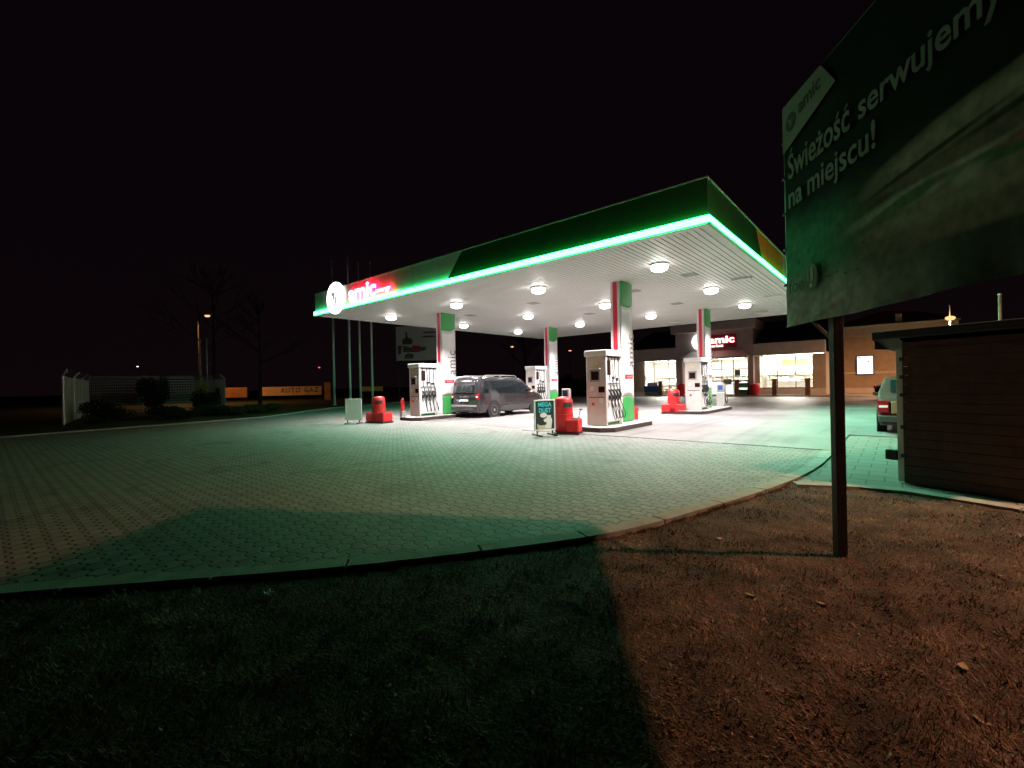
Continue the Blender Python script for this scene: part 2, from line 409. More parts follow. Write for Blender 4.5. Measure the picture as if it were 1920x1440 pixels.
# kerb stones one metre long, a dark gap between them
acc = 0
segs = []
for i in range(len(near) - 1):
    a, b, c, d = near[i], near[i + 1], inner[i + 1], inner[i]
    segs.append((a, b, c, d))
for i, (a, b, c, d) in enumerate(segs):
    L = (Vector(b) - Vector(a)).length; n = max(1, round(L / .12))
    for j in range(n):
        acc += L / n
        f0, f1 = j / n, (j + 1) / n
        if acc > 1.0: acc = 0; f1 -= .022 / L * 1
        q = [Vector(a).lerp(Vector(b), f0), Vector(a).lerp(Vector(b), f1), Vector(d).lerp(Vector(c), f1), Vector(d).lerp(Vector(c), f0)]
        k.prism([(v.x, v.y) for v in q], -.2, .012)
tag(obj('kerb', k, 'kerb'), kind='structure')
k2 = MB()
le = smooth_line(left_edge[2:], 1); lo = offset_line(le, -.15)
for i in range(len(le) - 1):
    k2.prism([le[i], le[i + 1], lo[i + 1], lo[i]], -.2, .05)
tag(obj('kerb', k2, 'kerb'), kind='structure')
rp = MB(); rp.prism([(-1.28, 7.5), (.1, 7.98), (1.05, 7.6), (6, 5.8), (30, 5), (30, 41.4), (9.01, 41.4), (9.01, 14.49), (-1.02, 14.49), (-1.02, 10.)], -.15, -.02)
tag(obj('yard_paving', rp, 'pavers_square'), kind='structure')
fc = MB(); fc.prism([(-1.06, 11.25), (-1.03, 14.5), (9, 14.5), (9, 41.38), (-37.5, 41.38), (-36, 31), (-22, 28.4), (-21.2, 12.6), (-13.6, 12.4), (-9, 11.3)], -.1, .004)
tag(obj('forecourt', fc, 'forecourt'), kind='structure')
dr = MB(); 
xx = -9.2
while xx < -1.1:
    dr.box(xx, min(xx + .96, -1.08), 11.18 + random.uniform(-.012, .012), 11.25, .002, .009 + random.uniform(0, .004)); xx += 1.0
tag(obj('drain_channel', dr, 'steel_dark'), 'thin dark drain channel crossing the paving in front of the forecourt', 'drain')
ke = MB()
ed = [(-1.22, 7.62), (-.5, 7.93), (.04, 7.97), (1.05, 7.58), (2.6, 6.95), (6, 5.6)]
for a, b in zip(ed, ed[1:]):
    A, B = Vector(a), Vector(b); L = (B - A).length; n = max(1, round(L / .9)); t = (B - A) / L; nn = Vector((t.y, -t.x))
    for j in range(n):
        q0 = A + t * (L * j / n + .006); q1 = A + t * (L * (j + 1) / n - .004)
        ke.prism([tuple(q0 + nn * .22), tuple(q1 + nn * .22), tuple(q1), tuple(q0)], -.2, random.uniform(-.002, .004))
tag(obj('kerb', ke, 'kerb'), kind='structure')
# lawn beside the camera
from mathutils import noise as mn
def hz(x, y): return -.036 + .018 * mn.noise((x * 2.2, y * 2.2, 0)) + .012 * mn.noise((x * 7, y * 7, 3))
lw = MB(); lw.grid(lambda u, v: (-9 + 15 * u, -5 + 13.3 * v, hz(-9 + 15 * u, -5 + 13.3 * v)), 240, 220)
tag(obj('lawn', lw, 'soil', smooth=True), kind='structure')
import bisect
nearx = sorted((y, x) for x, y in near)
ny = [a[0] for a in nearx]
def kerb_x(y):
    i = min(max(bisect.bisect(ny, y), 1), len(ny) - 1); (y0, x0), (y1, x1) = nearx[i - 1], nearx[i]
    return x0 + (x1 - x0) * (y - y0) / (y1 - y0 + 1e-9)
def back_y(x):
    for a, b in zip(ed, ed[1:]):
        if a[0] <= x <= b[0]: return a[1] + (b[1] - a[1]) * (x - a[0]) / (b[0] - a[0]) - .22
    return 7.3
F = Vector((-.65, .76)); R = Vector((.76, .65))
bl = MB(); vs = []; fs = []
cnt = 0
while cnt < 120000:
    d = 1.1 + 7.2 * random.random() ** 1.6; lat = random.uniform(-1.2, 1.25) * d
    P = F * d + R * lat; x, y = P.x, P.y
    if x < kerb_x(y) + .01 or y > back_y(x): continue
    if mn.noise((x * 3, y * 3, 9)) < -.28 and random.random() < .6: continue
    cnt += 1
    z = hz(x, y); q_ = mn.noise((x * 5, y * 5, 4)) + .5 * mn.noise((x * 14, y * 14, 7)); a = random.gauss(2.2 * mn.noise((x * 1.7, y * 1.7, 20)) * 3, 1.1); L = random.uniform(.012, .05) * (1 + .9 * q_); w = random.uniform(.0015, .0035) * (1 + d * .15)
    lean = random.uniform(.55, 1.5); dx, dy = math.cos(a), math.sin(a)
    ex, ey, ez = x + dx * L * math.sin(lean), y + dy * L * math.sin(lean), z + L * math.cos(lean)
    o = len(vs); vs += [(x - dy * w, y + dx * w, z - .003), (x + dy * w, y - dx * w, z - .003), (ex, ey, ez)]; fs.append((o, o + 1, o + 2))
for _ in range(14000):
    y = random.uniform(-1.5, 8); x = kerb_x(y) + abs(random.gauss(0, .03)) + .004
    if mn.noise((x * 4, y * 4, 31)) < -.05: continue
    z = hz(x, y); a = random.uniform(0, 2 * PI); L = random.uniform(.02, .06); w = random.uniform(.0012, .0025); lean = random.uniform(.1, 1.2); dx, dy = math.cos(a), math.sin(a)
    o = len(vs); vs += [(x - dy * w, y + dx * w, z - .003), (x + dy * w, y - dx * w, z - .003), (x + dx * L * math.sin(lean), y + dy * L * math.sin(lean), z + L * math.cos(lean))]; fs.append((o, o + 1, o + 2))
bl.v = vs; bl.f = fs; bl.m = [0] * len(fs)
tag(obj('grass', bl, 'blade'), 'short matted dead grass covering the lawn in the foreground', 'grass', kind='stuff')
def px_ground(d, lat): 
    P = F * d + R * lat; return P.x, P.y
ll = MB()
for _ in range(420):
    d = 1.4 + 6.4 * random.random() ** 1.5; lat = random.uniform(-1.15, 1.2) * d; x, y = px_ground(d, lat)
    if x < kerb_x(y) + .02 or y > back_y(x): continue
    if mn.noise((x * 1.3, y * 1.3, 44)) < -.1 and random.random() < .8: continue
    sz = random.uniform(.006, .02); a = random.uniform(0, 2 * PI); c, s_ = math.cos(a), math.sin(a); z = hz(x, y) + random.uniform(.008, .03); tl = random.uniform(-.008, .008)
    ll.add([(x - c * sz, y - s_ * sz, z), (x + s_ * sz * .4, y - c * sz * .4, z + tl), (x + c * sz, y + s_ * sz, z + abs(tl)), (x - s_ * sz * .4, y + c * sz * .4, z - tl)], [(0, 1, 2, 3)])
tag(obj('leaf_litter', ll, 'leaf_dry'), 'tiny scraps of dry leaf scattered through the lawn', 'leaf litter', kind='stuff')
leaf_spots = [(3.2, 1.65, 'curled tan leaf on the lawn left of the billboard post'), (2.35, 2.3, 'pale dry leaf at the right edge of the lawn'),
              (2.0, 2.05, 'bright dry leaf low on the lawn, nearest the camera'), (3.05, 2.05, 'small brown leaf in front of the billboard post'), (4.35, 1.95, 'thin curled leaf near the curved kerb')]
for i, (d, lat, lab) in enumerate(leaf_spots):
    x, y = px_ground(d, lat); m_ = MB(); a0 = random.uniform(0, PI); L = random.uniform(.035, .05)
    m_.grid(lambda u, v: ((u - .5) * 2 * L, (v - .5) * L * .9 * math.sin(PI * min(max(u, .03), .97)), .006 + .008 * (u - .5) ** 2 * 4 + .006 * abs(v - .5)), 6, 4)
    o = obj('fallen_leaf', m_, 'leaf_dry', solid=.0015); o.location = (x, y, hz(x, y) + .004); o.rotation_euler = (.2, .1, a0); tag(o, lab, 'leaf', 'dry leaves fallen on the lawn')
x, y = px_ground(3.35, -1.83)
m_ = MB(); m_.grid(lambda u, v: ((u - .5) * .09, (v - .5) * .05, .01 * math.sin(u * 9) + .012 * math.cos(v * 7)), 8, 5)
o = obj('crumpled_paper', m_, 'litter', solid=.001); o.location = (x, y, hz(x, y) + .03); tag(o, 'crumpled scrap of pale paper on the dark lawn below the kerb', 'litter')

# ------------------------------------------------------------------ fuel canopy
CX0, CX1, CY0, CY1, CZ = -20.4, -3.05, 10.05, 27.2, 4.78
can = thing('fuel_canopy', ((CX0 + CX1) / 2, (CY0 + CY1) / 2, 0), 'large flat filling station canopy with green and grey fascia and glowing green edge strip', 'canopy')
OFF = Matrix.Translation(-can.location)
so = MB()
# ribbed soffit: narrow planks running along y
so.box(CX0 + .1, CX1 - .1, CY0 + .1, CY1 - .1, CZ + .05, CZ + .3)
xw = CX0 + .18
while xw < CX1 - .3:
    so.box(xw, xw + .126, CY0 + .12, CY1 - .12, CZ + .02, CZ + .0499); xw += .15
mat('soffit', (.72, .69, .66), .45, var=.04, scale=1)
obj('soffit', so, 'soffit', can, mx=OFF)
tr = MB(); w_ = .14
tr.box(CX0, CX1, CY0, CY0 + w_, CZ, CZ + .045); tr.box(CX0, CX1, CY1 - w_, CY1, CZ, CZ + .045)
tr.box(CX0, CX0 + w_, CY0 + w_, CY1 - w_, CZ, CZ + .045); tr.box(CX1 - w_, CX1, CY0 + w_, CY1 - w_, CZ, CZ + .045)
obj('edge_trim', tr, 'soffit', can, mx=OFF)
ZT = 5.77; ZB = 4.83
def fpanel(name, mt, pts, face):
    mb = MB()
    if face == 'front': mb.add([(x, CY0 - .0, z) for x, z in pts] + [(x, CY0 + .06, z) for x, z in pts],
                               [tuple(range(len(pts))), tuple(range(2 * len(pts) - 1, len(pts) - 1, -1))] + [(i, i + len(pts), (i + 1) % len(pts) + len(pts), (i + 1) % len(pts)) for i in range(len(pts))])
    else: mb.add([(CX1, y, z) for y, z in pts] + [(CX1 - .06, y, z) for y, z in pts],
                 [tuple(range(len(pts))), tuple(range(2 * len(pts) - 1, len(pts) - 1, -1))] + [(i, i + len(pts), (i + 1) % len(pts) + len(pts), (i + 1) % len(pts)) for i in range(len(pts))])
    return obj(name, mb, mt, can, mx=OFF)
fpanel('fascia_panel', 'fascia_grey', [(CX0, ZB), (-11.45, ZB), (-10.6, ZT), (CX0, ZT)], 'front')['label'] = 'grey fascia panel behind the round lit logo'
fpanel('fascia_panel', 'dark_green', [(-11.44, ZB), (CX1, ZB), (CX1, ZT), (-10.59, ZT)], 'front')['label'] = 'dark green front fascia panel reaching the near corner'
fpanel('fascia_panel', 'dark_green', [(CY0 + .0605, ZB), (15.2, ZB), (14.3, ZT), (CY0 + .0605, ZT)], 'side')['label'] = 'green side fascia panel at the near corner'
fpanel('fascia_panel', 'fascia_yellow', [(15.21, ZB), (18.3, ZB), (17.9, ZT), (14.31, ZT)], 'side')['label'] = 'slanted yellow side fascia panel'
fpanel('fascia_panel', 'fascia_grey', [(18.31, ZB), (CY1, ZB), (CY1, ZT), (17.91, ZT)], 'side')
sd = MB(); sd.box(CX0, CX0 + .06, CY0 + .06, CY1 - .06, ZB, ZT); sd.box(CX0, CX1, CY1 - .06, CY1, ZB, ZT)
obj('rear_fascia', sd, 'fascia_grey', can, mx=OFF)
for i in range(1, 12):
    x = CX0 + i * (CX1 - CX0) / 12; sm_ = MB(); sm_.box(x - .004, x + .004, CY0 - .0025, CY0 - .0005, ZB + .14, ZT); obj('panel_seam', sm_, 'dark', can, mx=OFF)
    y = CY0 + i * (CY1 - CY0) / 12; sm_ = MB(); sm_.box(CX1 + .0005, CX1 + .0025, y - .004, y + .004, ZB + .14, ZT); obj('panel_seam', sm_, 'dark', can, mx=OFF)
cp_ = MB(); cp_.box(CX0 - .02, CX1 + .02, CY0 - .02, CY0 + .06, ZT + .0005, ZT + .03); cp_.box(CX1 - .06, CX1 + .02, CY0 + .0605, CY1, ZT + .0005, ZT + .03); obj('fascia_capping', cp_, 'grey', can, mx=OFF)
rf = MB(); rf.box(CX0 + .07, CX1 - .07, CY0 + .07, CY1 - .07, ZT - .25, ZT - .2); obj('roof_deck', rf, 'roof_dark', can, mx=OFF)
for (a, b, c, d, lab) in ((CX0 - .05, CX1 + .05, CY0 - .055, CY0 - .004, 'front'), (CX1 + .004, CX1 + .05, CY0 - .004, CY1, 'right')):
    ls = MB(); ls.box(a, b, c, d, 4.812, 4.965); obj('light_strip', ls, 'led', can, mx=OFF)
def strip_lamp(name, loc, length, rot, power):
    d = bpy.data.lights.new(name, 'AREA'); d.shape = 'RECTANGLE'; d.size = length; d.size_y = .04; d.energy = power; d.color = (.2, 1, .58); d.spread = math.radians(108)
    o = bpy.data.objects.new(name, d); COL.objects.link(o); o.location = loc; o.rotation_euler = rot
strip_lamp('edge_lamp', ((CX0 + CX1) / 2, CY0 - .075, 4.8), CX1 - CX0, (math.radians(-18), 0, 0), 430)
strip_lamp('edge_lamp', (CX1 + .075, (CY0 + CY1) / 2, 4.8), CY1 - CY0, (math.radians(-32), 0, PI / 2), 1250)
strip_lamp('edge_lamp', (CX0 - .075, (CY0 + CY1) / 2, 4.8), CY1 - CY0, (math.radians(42), 0, PI / 2), 300)
ug = MB(); ug.box(CX0 - .06, CX1 + .06, CY0 - .06, CY0, 4.775, 4.81); ug.box(CX1, CX1 + .06, CY0, CY1, 4.775, 4.81); obj('lower_rail', ug, 'green', can, mx=OFF)
# round lit logo and lettering
lg = MB(); lg.lathe([(.66, 0), (.68, .02), (.68, .09), (.66, .11)], 48)
lo_ = obj('round_logo', lg, 'logo_light', can, mx=OFF @ FX(-18.42, CY0 - .02, 5.33))
vm = MB(); vm.prism([(-.24, .24), (.0, .24), (-.03, -.12), (-.08, -.12)], .111, .116); obj('logo_mark', vm, 'logo_mark_dark', lo_)
vm = MB(); vm.prism([(.04, .05), (.22, .08), (.17, -.22), (.02, -.4), (-.05, -.3)], .111, .116)
obj('logo_mark', vm, 'logo_mark', lo_)
hb = MB(); hb.box(-17.25, -15.6, CY0 - .06, CY0 - .004, 5.05, 5.52)
text('letters', 'amic', 2.0, .62, 'letter_light', can, OFF @ FX(-17.28, CY0 - .08, 5.0), .05, .035, 'letter_halo')
text('small_letters', 'energy', 1.0, .2, 'letter_light', can, OFF @ FX(-15.32, CY0 - .08, 5.02), .05, .03, 'letter_halo')
for (x, y) in ((-7.4, 15.6), (-11.5, 14.9), (-7.3, 19.6), (-15.6, 15.3), (-11.4, 19.2), (-5.0, 14.5)):
    vt = MB(); vt.box(x - .22, x + .22, y - .22, y + .22, CZ + .005, CZ + .03); obj('ceiling_hatch', vt, 'grey', can, mx=OFF)
# ceiling lights
LN = [['nearest the left end of the front edge', 'second from the left in the front row', 'third from the left in the front row', 'largest looking, next to the near right corner'],
      ['left end of the middle row', 'left of centre in the middle row', 'right of centre in the middle row', 'right end of the middle row by the side edge'],
      ['left end of the back row', 'left of centre in the back row', 'right of centre in the back row', 'right end of the back row beside the shop']]
proto = None
for r_, y in enumerate((12.55, 17.2, 21.85)):
    for c_, x in enumerate((-18.1, -13.6, -9.45, -5.15)):
        lab = 'round white ceiling light, ' + LN[r_][c_]
        if proto is None:
            proto = thing('ceiling_light', (x, y, CZ), lab, 'ceiling light', 'round lights under the canopy')
            fr = MB(); fr.lathe([(.0, .02), (.23, .02), (.255, -.005), (.255, -.03), (.225, -.03), (.22, -.01)], 32)
            obj('frame', fr, 'white', proto)
            df = MB(); df.lathe([(.0, -.025), (.2, -.032), (.24, -.08), (.215, -.15), (.12, -.19), (0.001, -.2)], 32)
            obj('diffuser', df, 'diffuser', proto, smooth=True)
            t = proto
        else:
            t = copy_tree(proto); t.location = (x, y, CZ); t['label'] = lab
for o in [o for o in COL.objects if o.name.startswith('ceiling_light')]:
    lamp('canopy_lamp', 'AREA', (o.location.x, o.location.y, CZ - .23), 395, (1, .95, .94), None, .5, spread=math.radians(124))
em = None
for i, (x, y) in enumerate(((-3.9, 16.2), (-5.2, 25.2), (-9.6, 25.3), (-3.8, 20.6))):
    if em is None:
        em = thing('emergency_light', (x, y, CZ), '', 'emergency light', 'small rectangular lights under the canopy')
        fr = MB(); fr.box(-.3, .3, -.09, .09, -.06, .015); obj('housing', fr, 'white', em, bevel=.01)
        t = em
    else: t = copy_tree(em); t.location = (x, y, CZ)
    t['label'] = ['small rectangular ceiling fitting nearest the right edge strip', 'small rectangular ceiling fitting at the back right above the shop wing',
                  'small rectangular ceiling fitting at the back edge left of the entrance tower', 'small rectangular ceiling fitting at the right edge behind the second light'][i]

# ------------------------------------------------------------------ columns
def curved_panel(z0, z1, f0=None, f1=None, proud=0., nu=12, nv=16):
    """convex sign cladding on the +x side of a column, y 0..0.82"""
    def fn(u, v):
        y = u * .84; b0 = z0 + (f0(u) if f0 else 0); b1 = z1 + (f1(u) if f1 else 0)
        return (.17 + .07 * math.sin(PI * (u * .8 + .12)) + proud, y, b0 + (b1 - b0) * v)
    m_ = MB(); m_.grid(fn, nu, nv); return m_
wave = lambda u: .12 * math.sin(PI * u) - .14 * u
def make_column(label):
    t = thing('canopy_column', (0, 0, 0), label, 'column', 'columns carrying the canopy')
    b = MB(); b.box(-.2, .15, .03, .81, .15, CZ + .04); obj('post', b, 'white_gloss', t, bevel=.02)
    st = MB(); st.box(-.09, .05, .002, .028, 2.55, CZ + .03); obj('red_stripe', st, 'stripe_red', t)
    pn = curved_panel(.95, 4.0, lambda u: wave(u) * 1.0, lambda u: -wave(u) * .8); sp = obj('sign_panel', pn, 'white_gloss', t, smooth=True, solid=-.012)
    gt = curved_panel(4.0, CZ + .03, lambda u: -wave(u) * .8, None); obj('green_cap', gt, 'green', t, smooth=True, solid=-.012)
    gb = curved_panel(.16, .95, None, wave); obj('green_foot', gb, 'green', t, smooth=True, solid=-.012)
    sidep = MB(); sidep.box(-.19, .1, -.0, .002, .16, CZ + .03); 
    text('lettering', 'amic', 1.1, .46, 'letter_grey', sp, frame((0, 0, 1), (0, -1, 0), (1, 0, 0), (.247, .79, 1.98)), .006, .0, space=1.1)
    rl = MB(); rl.prism([(.1, 0), (.62, .0), (.66, .14), (.06, .14)], 0, .008, mx=frame((0, 1, 0), (0, 0, 1), (1, 0, 0), (.247, .03, 1.58)))
    lb = obj('label_strip', rl, 'stripe_red', sp)
    text('label_text', 'WITAMY', .34, .045, 'white', lb, frame((0, 1, 0), (0, 0, 1), (1, 0, 0), (.256, .23, 1.62)), .002)
    ln = MB()
    for j in range(6): ln.box(.247, .251, .24, .6 - .05 * (j % 2), 1.42 - j * .085, 1.43 - j * .085)
    obj('small_print', ln, 'grey', sp)
    return t
cl = [(-7.15, 13.7, 'white sign clad column behind the nearest fuel pump'), (-16.1, 13.7, 'white sign clad column on the left island beside the dark van'),
      (-16.05, 22.0, 'slim looking white column behind the pump in front of the van'), (-7.1, 22.0, 'white sign clad column standing in front of the shop entrance')]
c0 = None
for x, y, lab in cl:
    if c0 is None: c0 = make_column(lab); t = c0
    else: t = copy_tree(c0); t['label'] = lab
    t.location = (x, y, 0)

# ------------------------------------------------------------------ islands
def island(x0, x1, y0, y1, lab):
    t = thing('pump_island', ((x0 + x1) / 2, (y0 + y1) / 2, 0), lab, 'pump island', 'raised islands under the pumps')
    w = (x1 - x0) / 2; h = (y1 - y0) / 2; c = .32
    def oct(d): return [(-w + c + 0, -h + d), (w - c, -h + d), (w - d, -h + c), (w - d, h - c), (w - c, h - d), (-w + c, h - d), (-w + d, h - c), (-w + d, -h + c)]
    a = MB(); a.prism(oct(0), .005, .13); obj('kerb_ring', a, 'kerb_dark', t, bevel=.01)
    b = MB(); b.prism(oct(.02), .1302, .15); obj('island_slab', b, 'island_top', t, bevel=.006)
island(-7.75, -6.38, 11.75, 15.0, 'concrete pump island under the nearest pump and column')
island(-16.85, -15.45, 11.8, 16.6, 'concrete pump island on the left beside the red extinguisher')
island(-16.8, -15.4, 19.9, 23.8, 'concrete pump island hidden partly behind the van')
island(-7.75, -6.35, 19.9, 24.4, 'concrete pump island in front of the shop entrance')

# ------------------------------------------------------------------ fuel pumps
def make_pump(label, endmat='pump_grey'):
    t = thing('fuel_pump', (0, 0, .15), label, 'fuel pump', 'tall white fuel pumps')
    b = MB(); b.box(-.27, .27, .02, .98, .0, 1.98); obj('cabinet', b, 'white', t, bevel=.01)
    for y0, y1 in ((-.02, .06), (.94, 1.02)):
        e = MB(); e.box(-.345, .345, y0, y1, .0, 2.12); obj('end_panel', e, endmat if y0 < 0 else 'white', t, bevel=.02)
    h = MB(); h.box(-.39, .39, -.06, 1.06, 2.121, 2.31); obj('top_hood', h, 'white', t, bevel=.03)
    # end screen, visor, keypad, groove
    s = MB(); s.box(-.2, .16, -.045, -.021, 1.35, 1.72); sc = obj('screen_frame', s, 'grey', t, bevel=.006)
    s = MB(); s.box(-.15, .11, -.052, -.046, 1.4, 1.66); obj('screen', s, 'screen', sc)
    v = MB(); v.box(-.21, .17, -.11, -.021, 1.73, 1.755); obj('visor', v, 'white', t)
    kp = MB(); kp.box(.08, .29, -.034, -.021, 1.02, 1.2); kk = obj('keypad', kp, 'screen', t)
    gr = MB(); gr.box(-.25, .28, -.026, -.021, .86, .885); obj('groove', gr, 'dark', t)
    for (x, z, w, h, m_) in ((-.1, 1.86, .16, .09, 'yellow_sign'), (-.2, 1.08, .1, .12, 'ad_white'), (.1, .7, .12, .16, 'ad_white'), (-.16, .62, .09, .09, 'stripe_red')):
        q_ = MB(); q_.box(x, x + w, -.0245, -.0212, z, z + h); obj('sticker', q_, m_, t)
    for sx in (1, -1):
        # side recess with displays, hoses and nozzles
        p_ = MB(); X0, X1 = (.271, .29) if sx > 0 else (-.29, -.271)
        p_.box(X0, X1, .1, .9, 1.3, 2.08); pl = obj('upper_panel', p_, 'white_gloss', t, bevel=.004)
        d_ = MB(); xa, xb = (.2901, .3) if sx > 0 else (-.3, -.2901)
        d_.box(xa, xb, .14, .36, 1.55, 2.0); obj('display', d_, 'screen', pl)
        q_ = MB(); q_.box(xa, xb, .42, .6, 1.42, 1.5); q_.box(xa, xb, .68, .84, 1.36, 1.46); q_.box(xa, xb, .42, .5, 1.34, 1.38); obj('price_label', q_, 'dark', pl)
        l_ = MB(); l_.box(*sorted((sx * .29, sx * .3)), .08, .92, 1.255, 1.275); obj('divider', l_, 'dark', t)
        lo = MB(); lo.box(*sorted((sx * .271, sx * .285)), .1, .9, .12, .74); obj('lower_panel', lo, 'white_gloss', t, bevel=.004)
        ba = MB(); ba.box(*sorted((sx * .271, sx * .28)), .1, .9, .02, .1); obj('base_grille', ba, 'dark_green', t)
        for j in range(4):
            y = .2 + j * .2
            nz = MB(); x = sx * .34
            nz.tube([(sx * .29, y, 1.1), (x, y - .01, 1.08), (x + sx * .04, y + .015, .98), (x + sx * .03, y + .05, .86)], [.022, .035, .038, .03], 8)
            nz.box(*sorted((x - sx * .03, x + sx * .055)), y - .035, y + .03, .8, .92)
            nz.tube([(x, y - .03, .95), (x, y - .06, .85), (x, y - .02, .76)], .012, 6)
            n_ = obj('nozzle', nz, ['black_plastic', 'dark', 'black_plastic', 'dark'][j], t, smooth=False)
            ho = MB(); yj = y + .06 * math.sin(j * 2.1)
            pts = [(sx * .31, y + .02, 2.1), (sx * .33, yj, 1.7), (sx * .335, y + .03, 1.32), (sx * .345, y + .07, 1.0)]
            pts2 = [(sx * .36, y + .03, .8), (sx * .46, y + .05, .5), (sx * .5, y + .12, .22 + .04 * j), (sx * .4, y + .18, .17), (sx * .35, y + .2, .3), (sx * .325, y + .16, .7), (sx * .32, y + .1, 1.22)]
            ho.tube(smooth3(pts), .013, 6); ho.tube(smooth3(pts2), .014, 6)
            obj('hose', ho, 'rubber', n_)
    return t
def smooth3(p, it=2):
    p = [Vector(q) for q in p]
    for _ in range(it):
        q = [p[0]]
        for a, b in zip(p, p[1:]): q += [a.lerp(b, .25), a.lerp(b, .75)]
        p = q + [p[-1]]
    return p
pump = make_pump('tallest looking fuel pump, grey end panel with dark screen, nearest the camera')
pump.location = (-7.05, 12.2, .15)
for x, y, lab in ((-16.18, 12.35, 'fuel pump on the left island beside the red extinguisher'), (-16.15, 20.55, 'white fuel pump past the bonnet of the dark van'),
                  (-6.95, 20.4, 'white fuel pump beside the red bin, in front of the shop')):
    t = copy_tree(pump); t.location = (x, y, .15); t['label'] = lab
    if x < -16.1 and y < 15:
        for ch in t.children:
            if ch.name.startswith('end_panel'): pass
# short dispenser behind the left column
t = thing('card_terminal', (-16.42, 15.05, .15), 'short white dispenser cabinet with black screen between left column and van', 'payment terminal')
b = MB(); b.box(-.22, .28, 0, .57, 0, .98); obj('cabinet', b, 'grey', t, bevel=.015)
b = MB(); b.box(-.2, .26, .04, .55, .981, 1.5); obj('screen_block', b, 'screen', t, bevel=.01)
b = MB(); b.box(-.24, .29, -.03, .6, 1.501, 1.74); obj('hood', b, 'white', t, bevel=.02)
b = MB(); b.box(.281, .3, .2, .55, .02, .96); obj('side_panel', b, 'white', t)
# dispenser post on the far island
t = thing('service_unit', (-6.75, 23.75, .15), 'small grey air and water unit with blue screen behind the pump near the shop', 'service unit')
b = MB(); b.box(-.18, .2, -.16, .16, 0, .72); obj('cabinet', b, 'galv', t, bevel=.03)
b = MB(); b.box(-.18, .2, -.14, .14, .721, 1.12); obj('head', b, 'grey', t, bevel=.04)
b = MB(); b.box(-.1, .12, -.153, -.141, .82, 1.04); obj('screen', b, 'blue', t)
hs = MB(); hs.tube(smooth3([(.21, 0, .7), (.3, .0, .4), (.27, -.05, .1), (.22, -.12, .3), (.21, -.1, .6)]), .014, 6); obj('hose', hs, 'rubber', t)

# ------------------------------------------------------------------ red bins
def bin_(loc, label, both=True, rz=0.):
    t = thing('waste_bin', loc, label, 'waste bin', 'red bins with water troughs at the islands', rz)
    f = MB(); f.box(-.24 if not both else -.5, .5, -.3, .3, 0, .05); obj('foot', f, 'dark', t, bevel=.01)
    a = MB(); a.lathe([(.27, .06), (.275, .5), (.26, .55), (.265, .57), (.25, 1.0), (.2, 1.06), (.001, 1.09)], 28); tower = obj('bin_tower', a, 'red', t, smooth=True)
    tower.scale = (1, 1.0, 1)
    s = MB(); s.grid(lambda u, v: ((.276 - .02 * v) * math.cos(-1.35 + 1.15 * u), (.276 - .02 * v) * math.sin(-1.35 + 1.15 * u), .78 + .14 * v), 12, 2); obj('opening', s, 'dark', tower, smooth=True)
    s = MB(); s.lathe([(.272, .555), (.282, .56), (.282, .575), (.27, .58)], 28); s.lathe([(.268, .74), (.276, .745), (.274, .758), (.264, .762)], 28); obj('rim_band', s, 'red', tower, smooth=True)
    lab_ = MB()
    for sx in ((1, -1) if both else (1,)):
        b = MB(); b.box(*sorted((sx * .1, sx * .49)), -.28, .28, .051, .44); tb = obj('trough', b, 'red', t, bevel=.05)
        r = MB(); r.box(*sorted((sx * .24, sx * .46)), -.22, .22, .4405, .452); obj('water_opening', r, 'dark', tb)
    sq = MB(); sq.tube([(.36, .1, .3), (.5, .02, .72)], .009, 6); sq.box(.44, .56, .0, .04, .7, .73)
    if not both: obj('squeegee', sq, 'grey', t)
    return t
bin_((-7.52, 11.1, .0), 'tall red bin with one trough beside the advertising stand', False, math.radians(20))
bin_((-16.35, 10.65, .0), 'red bin with two troughs beside the blank white stand', True, math.radians(12))
bin_((-7.75, 20.2, .004), 'bright red bin with two troughs at the pump by the shop', True, math.radians(5))
# paper towel sign on a post behind the near bin
t = thing('towel_dispenser', (-8.02, 12.0, .0), 'small white and blue dispenser standing above the nearest red bin', 'dispenser')
b = MB(); b.tube([(0, .02, 0), (0, .02, 1.0)], .025, 8); obj('post', b, 'galv', t)
b = MB(); b.box(-.14, .14, -.06, .06, .95, 1.3); obj('case', b, 'white', t, bevel=.02)
b = MB(); b.box(-.09, .09, -.068, -.061, .98, 1.24); f_ = obj('label_plate', b, 'blue', t)
# fire extinguishers
def extinguisher(loc, lab, stand=True):
    t = thing('fire_extinguisher', loc, lab, 'fire extinguisher', 'red fire extinguishers on the islands')
    b = MB(); b.lathe([(.075, .24 if stand else .02), (.08, .26 if stand else .05), (.08, .68), (.05, .75), (.02, .78)], 18); obj('cylinder', b, 'red', t, smooth=True)
    b = MB(); b.box(-.03, .03, -.02, .02, .78, .84); b.tube([(.02, 0, .82), (.1, -.02, .78), (.1, -.03, .5)], .01, 6); obj('valve', b, 'dark', t)
    if stand: b = MB(); b.box(-.1, .1, -.09, .09, 0, .235); obj('stand', b, 'galv', t, bevel=.01)
    else: t.scale = (.8, .8, .6)
    return t
extinguisher((-16.68, 12.05, .15), 'red fire extinguisher on a white stand at the left pump')
extinguisher((-6.98, 14.75, .15), 'red fire extinguisher behind the nearest column', False)

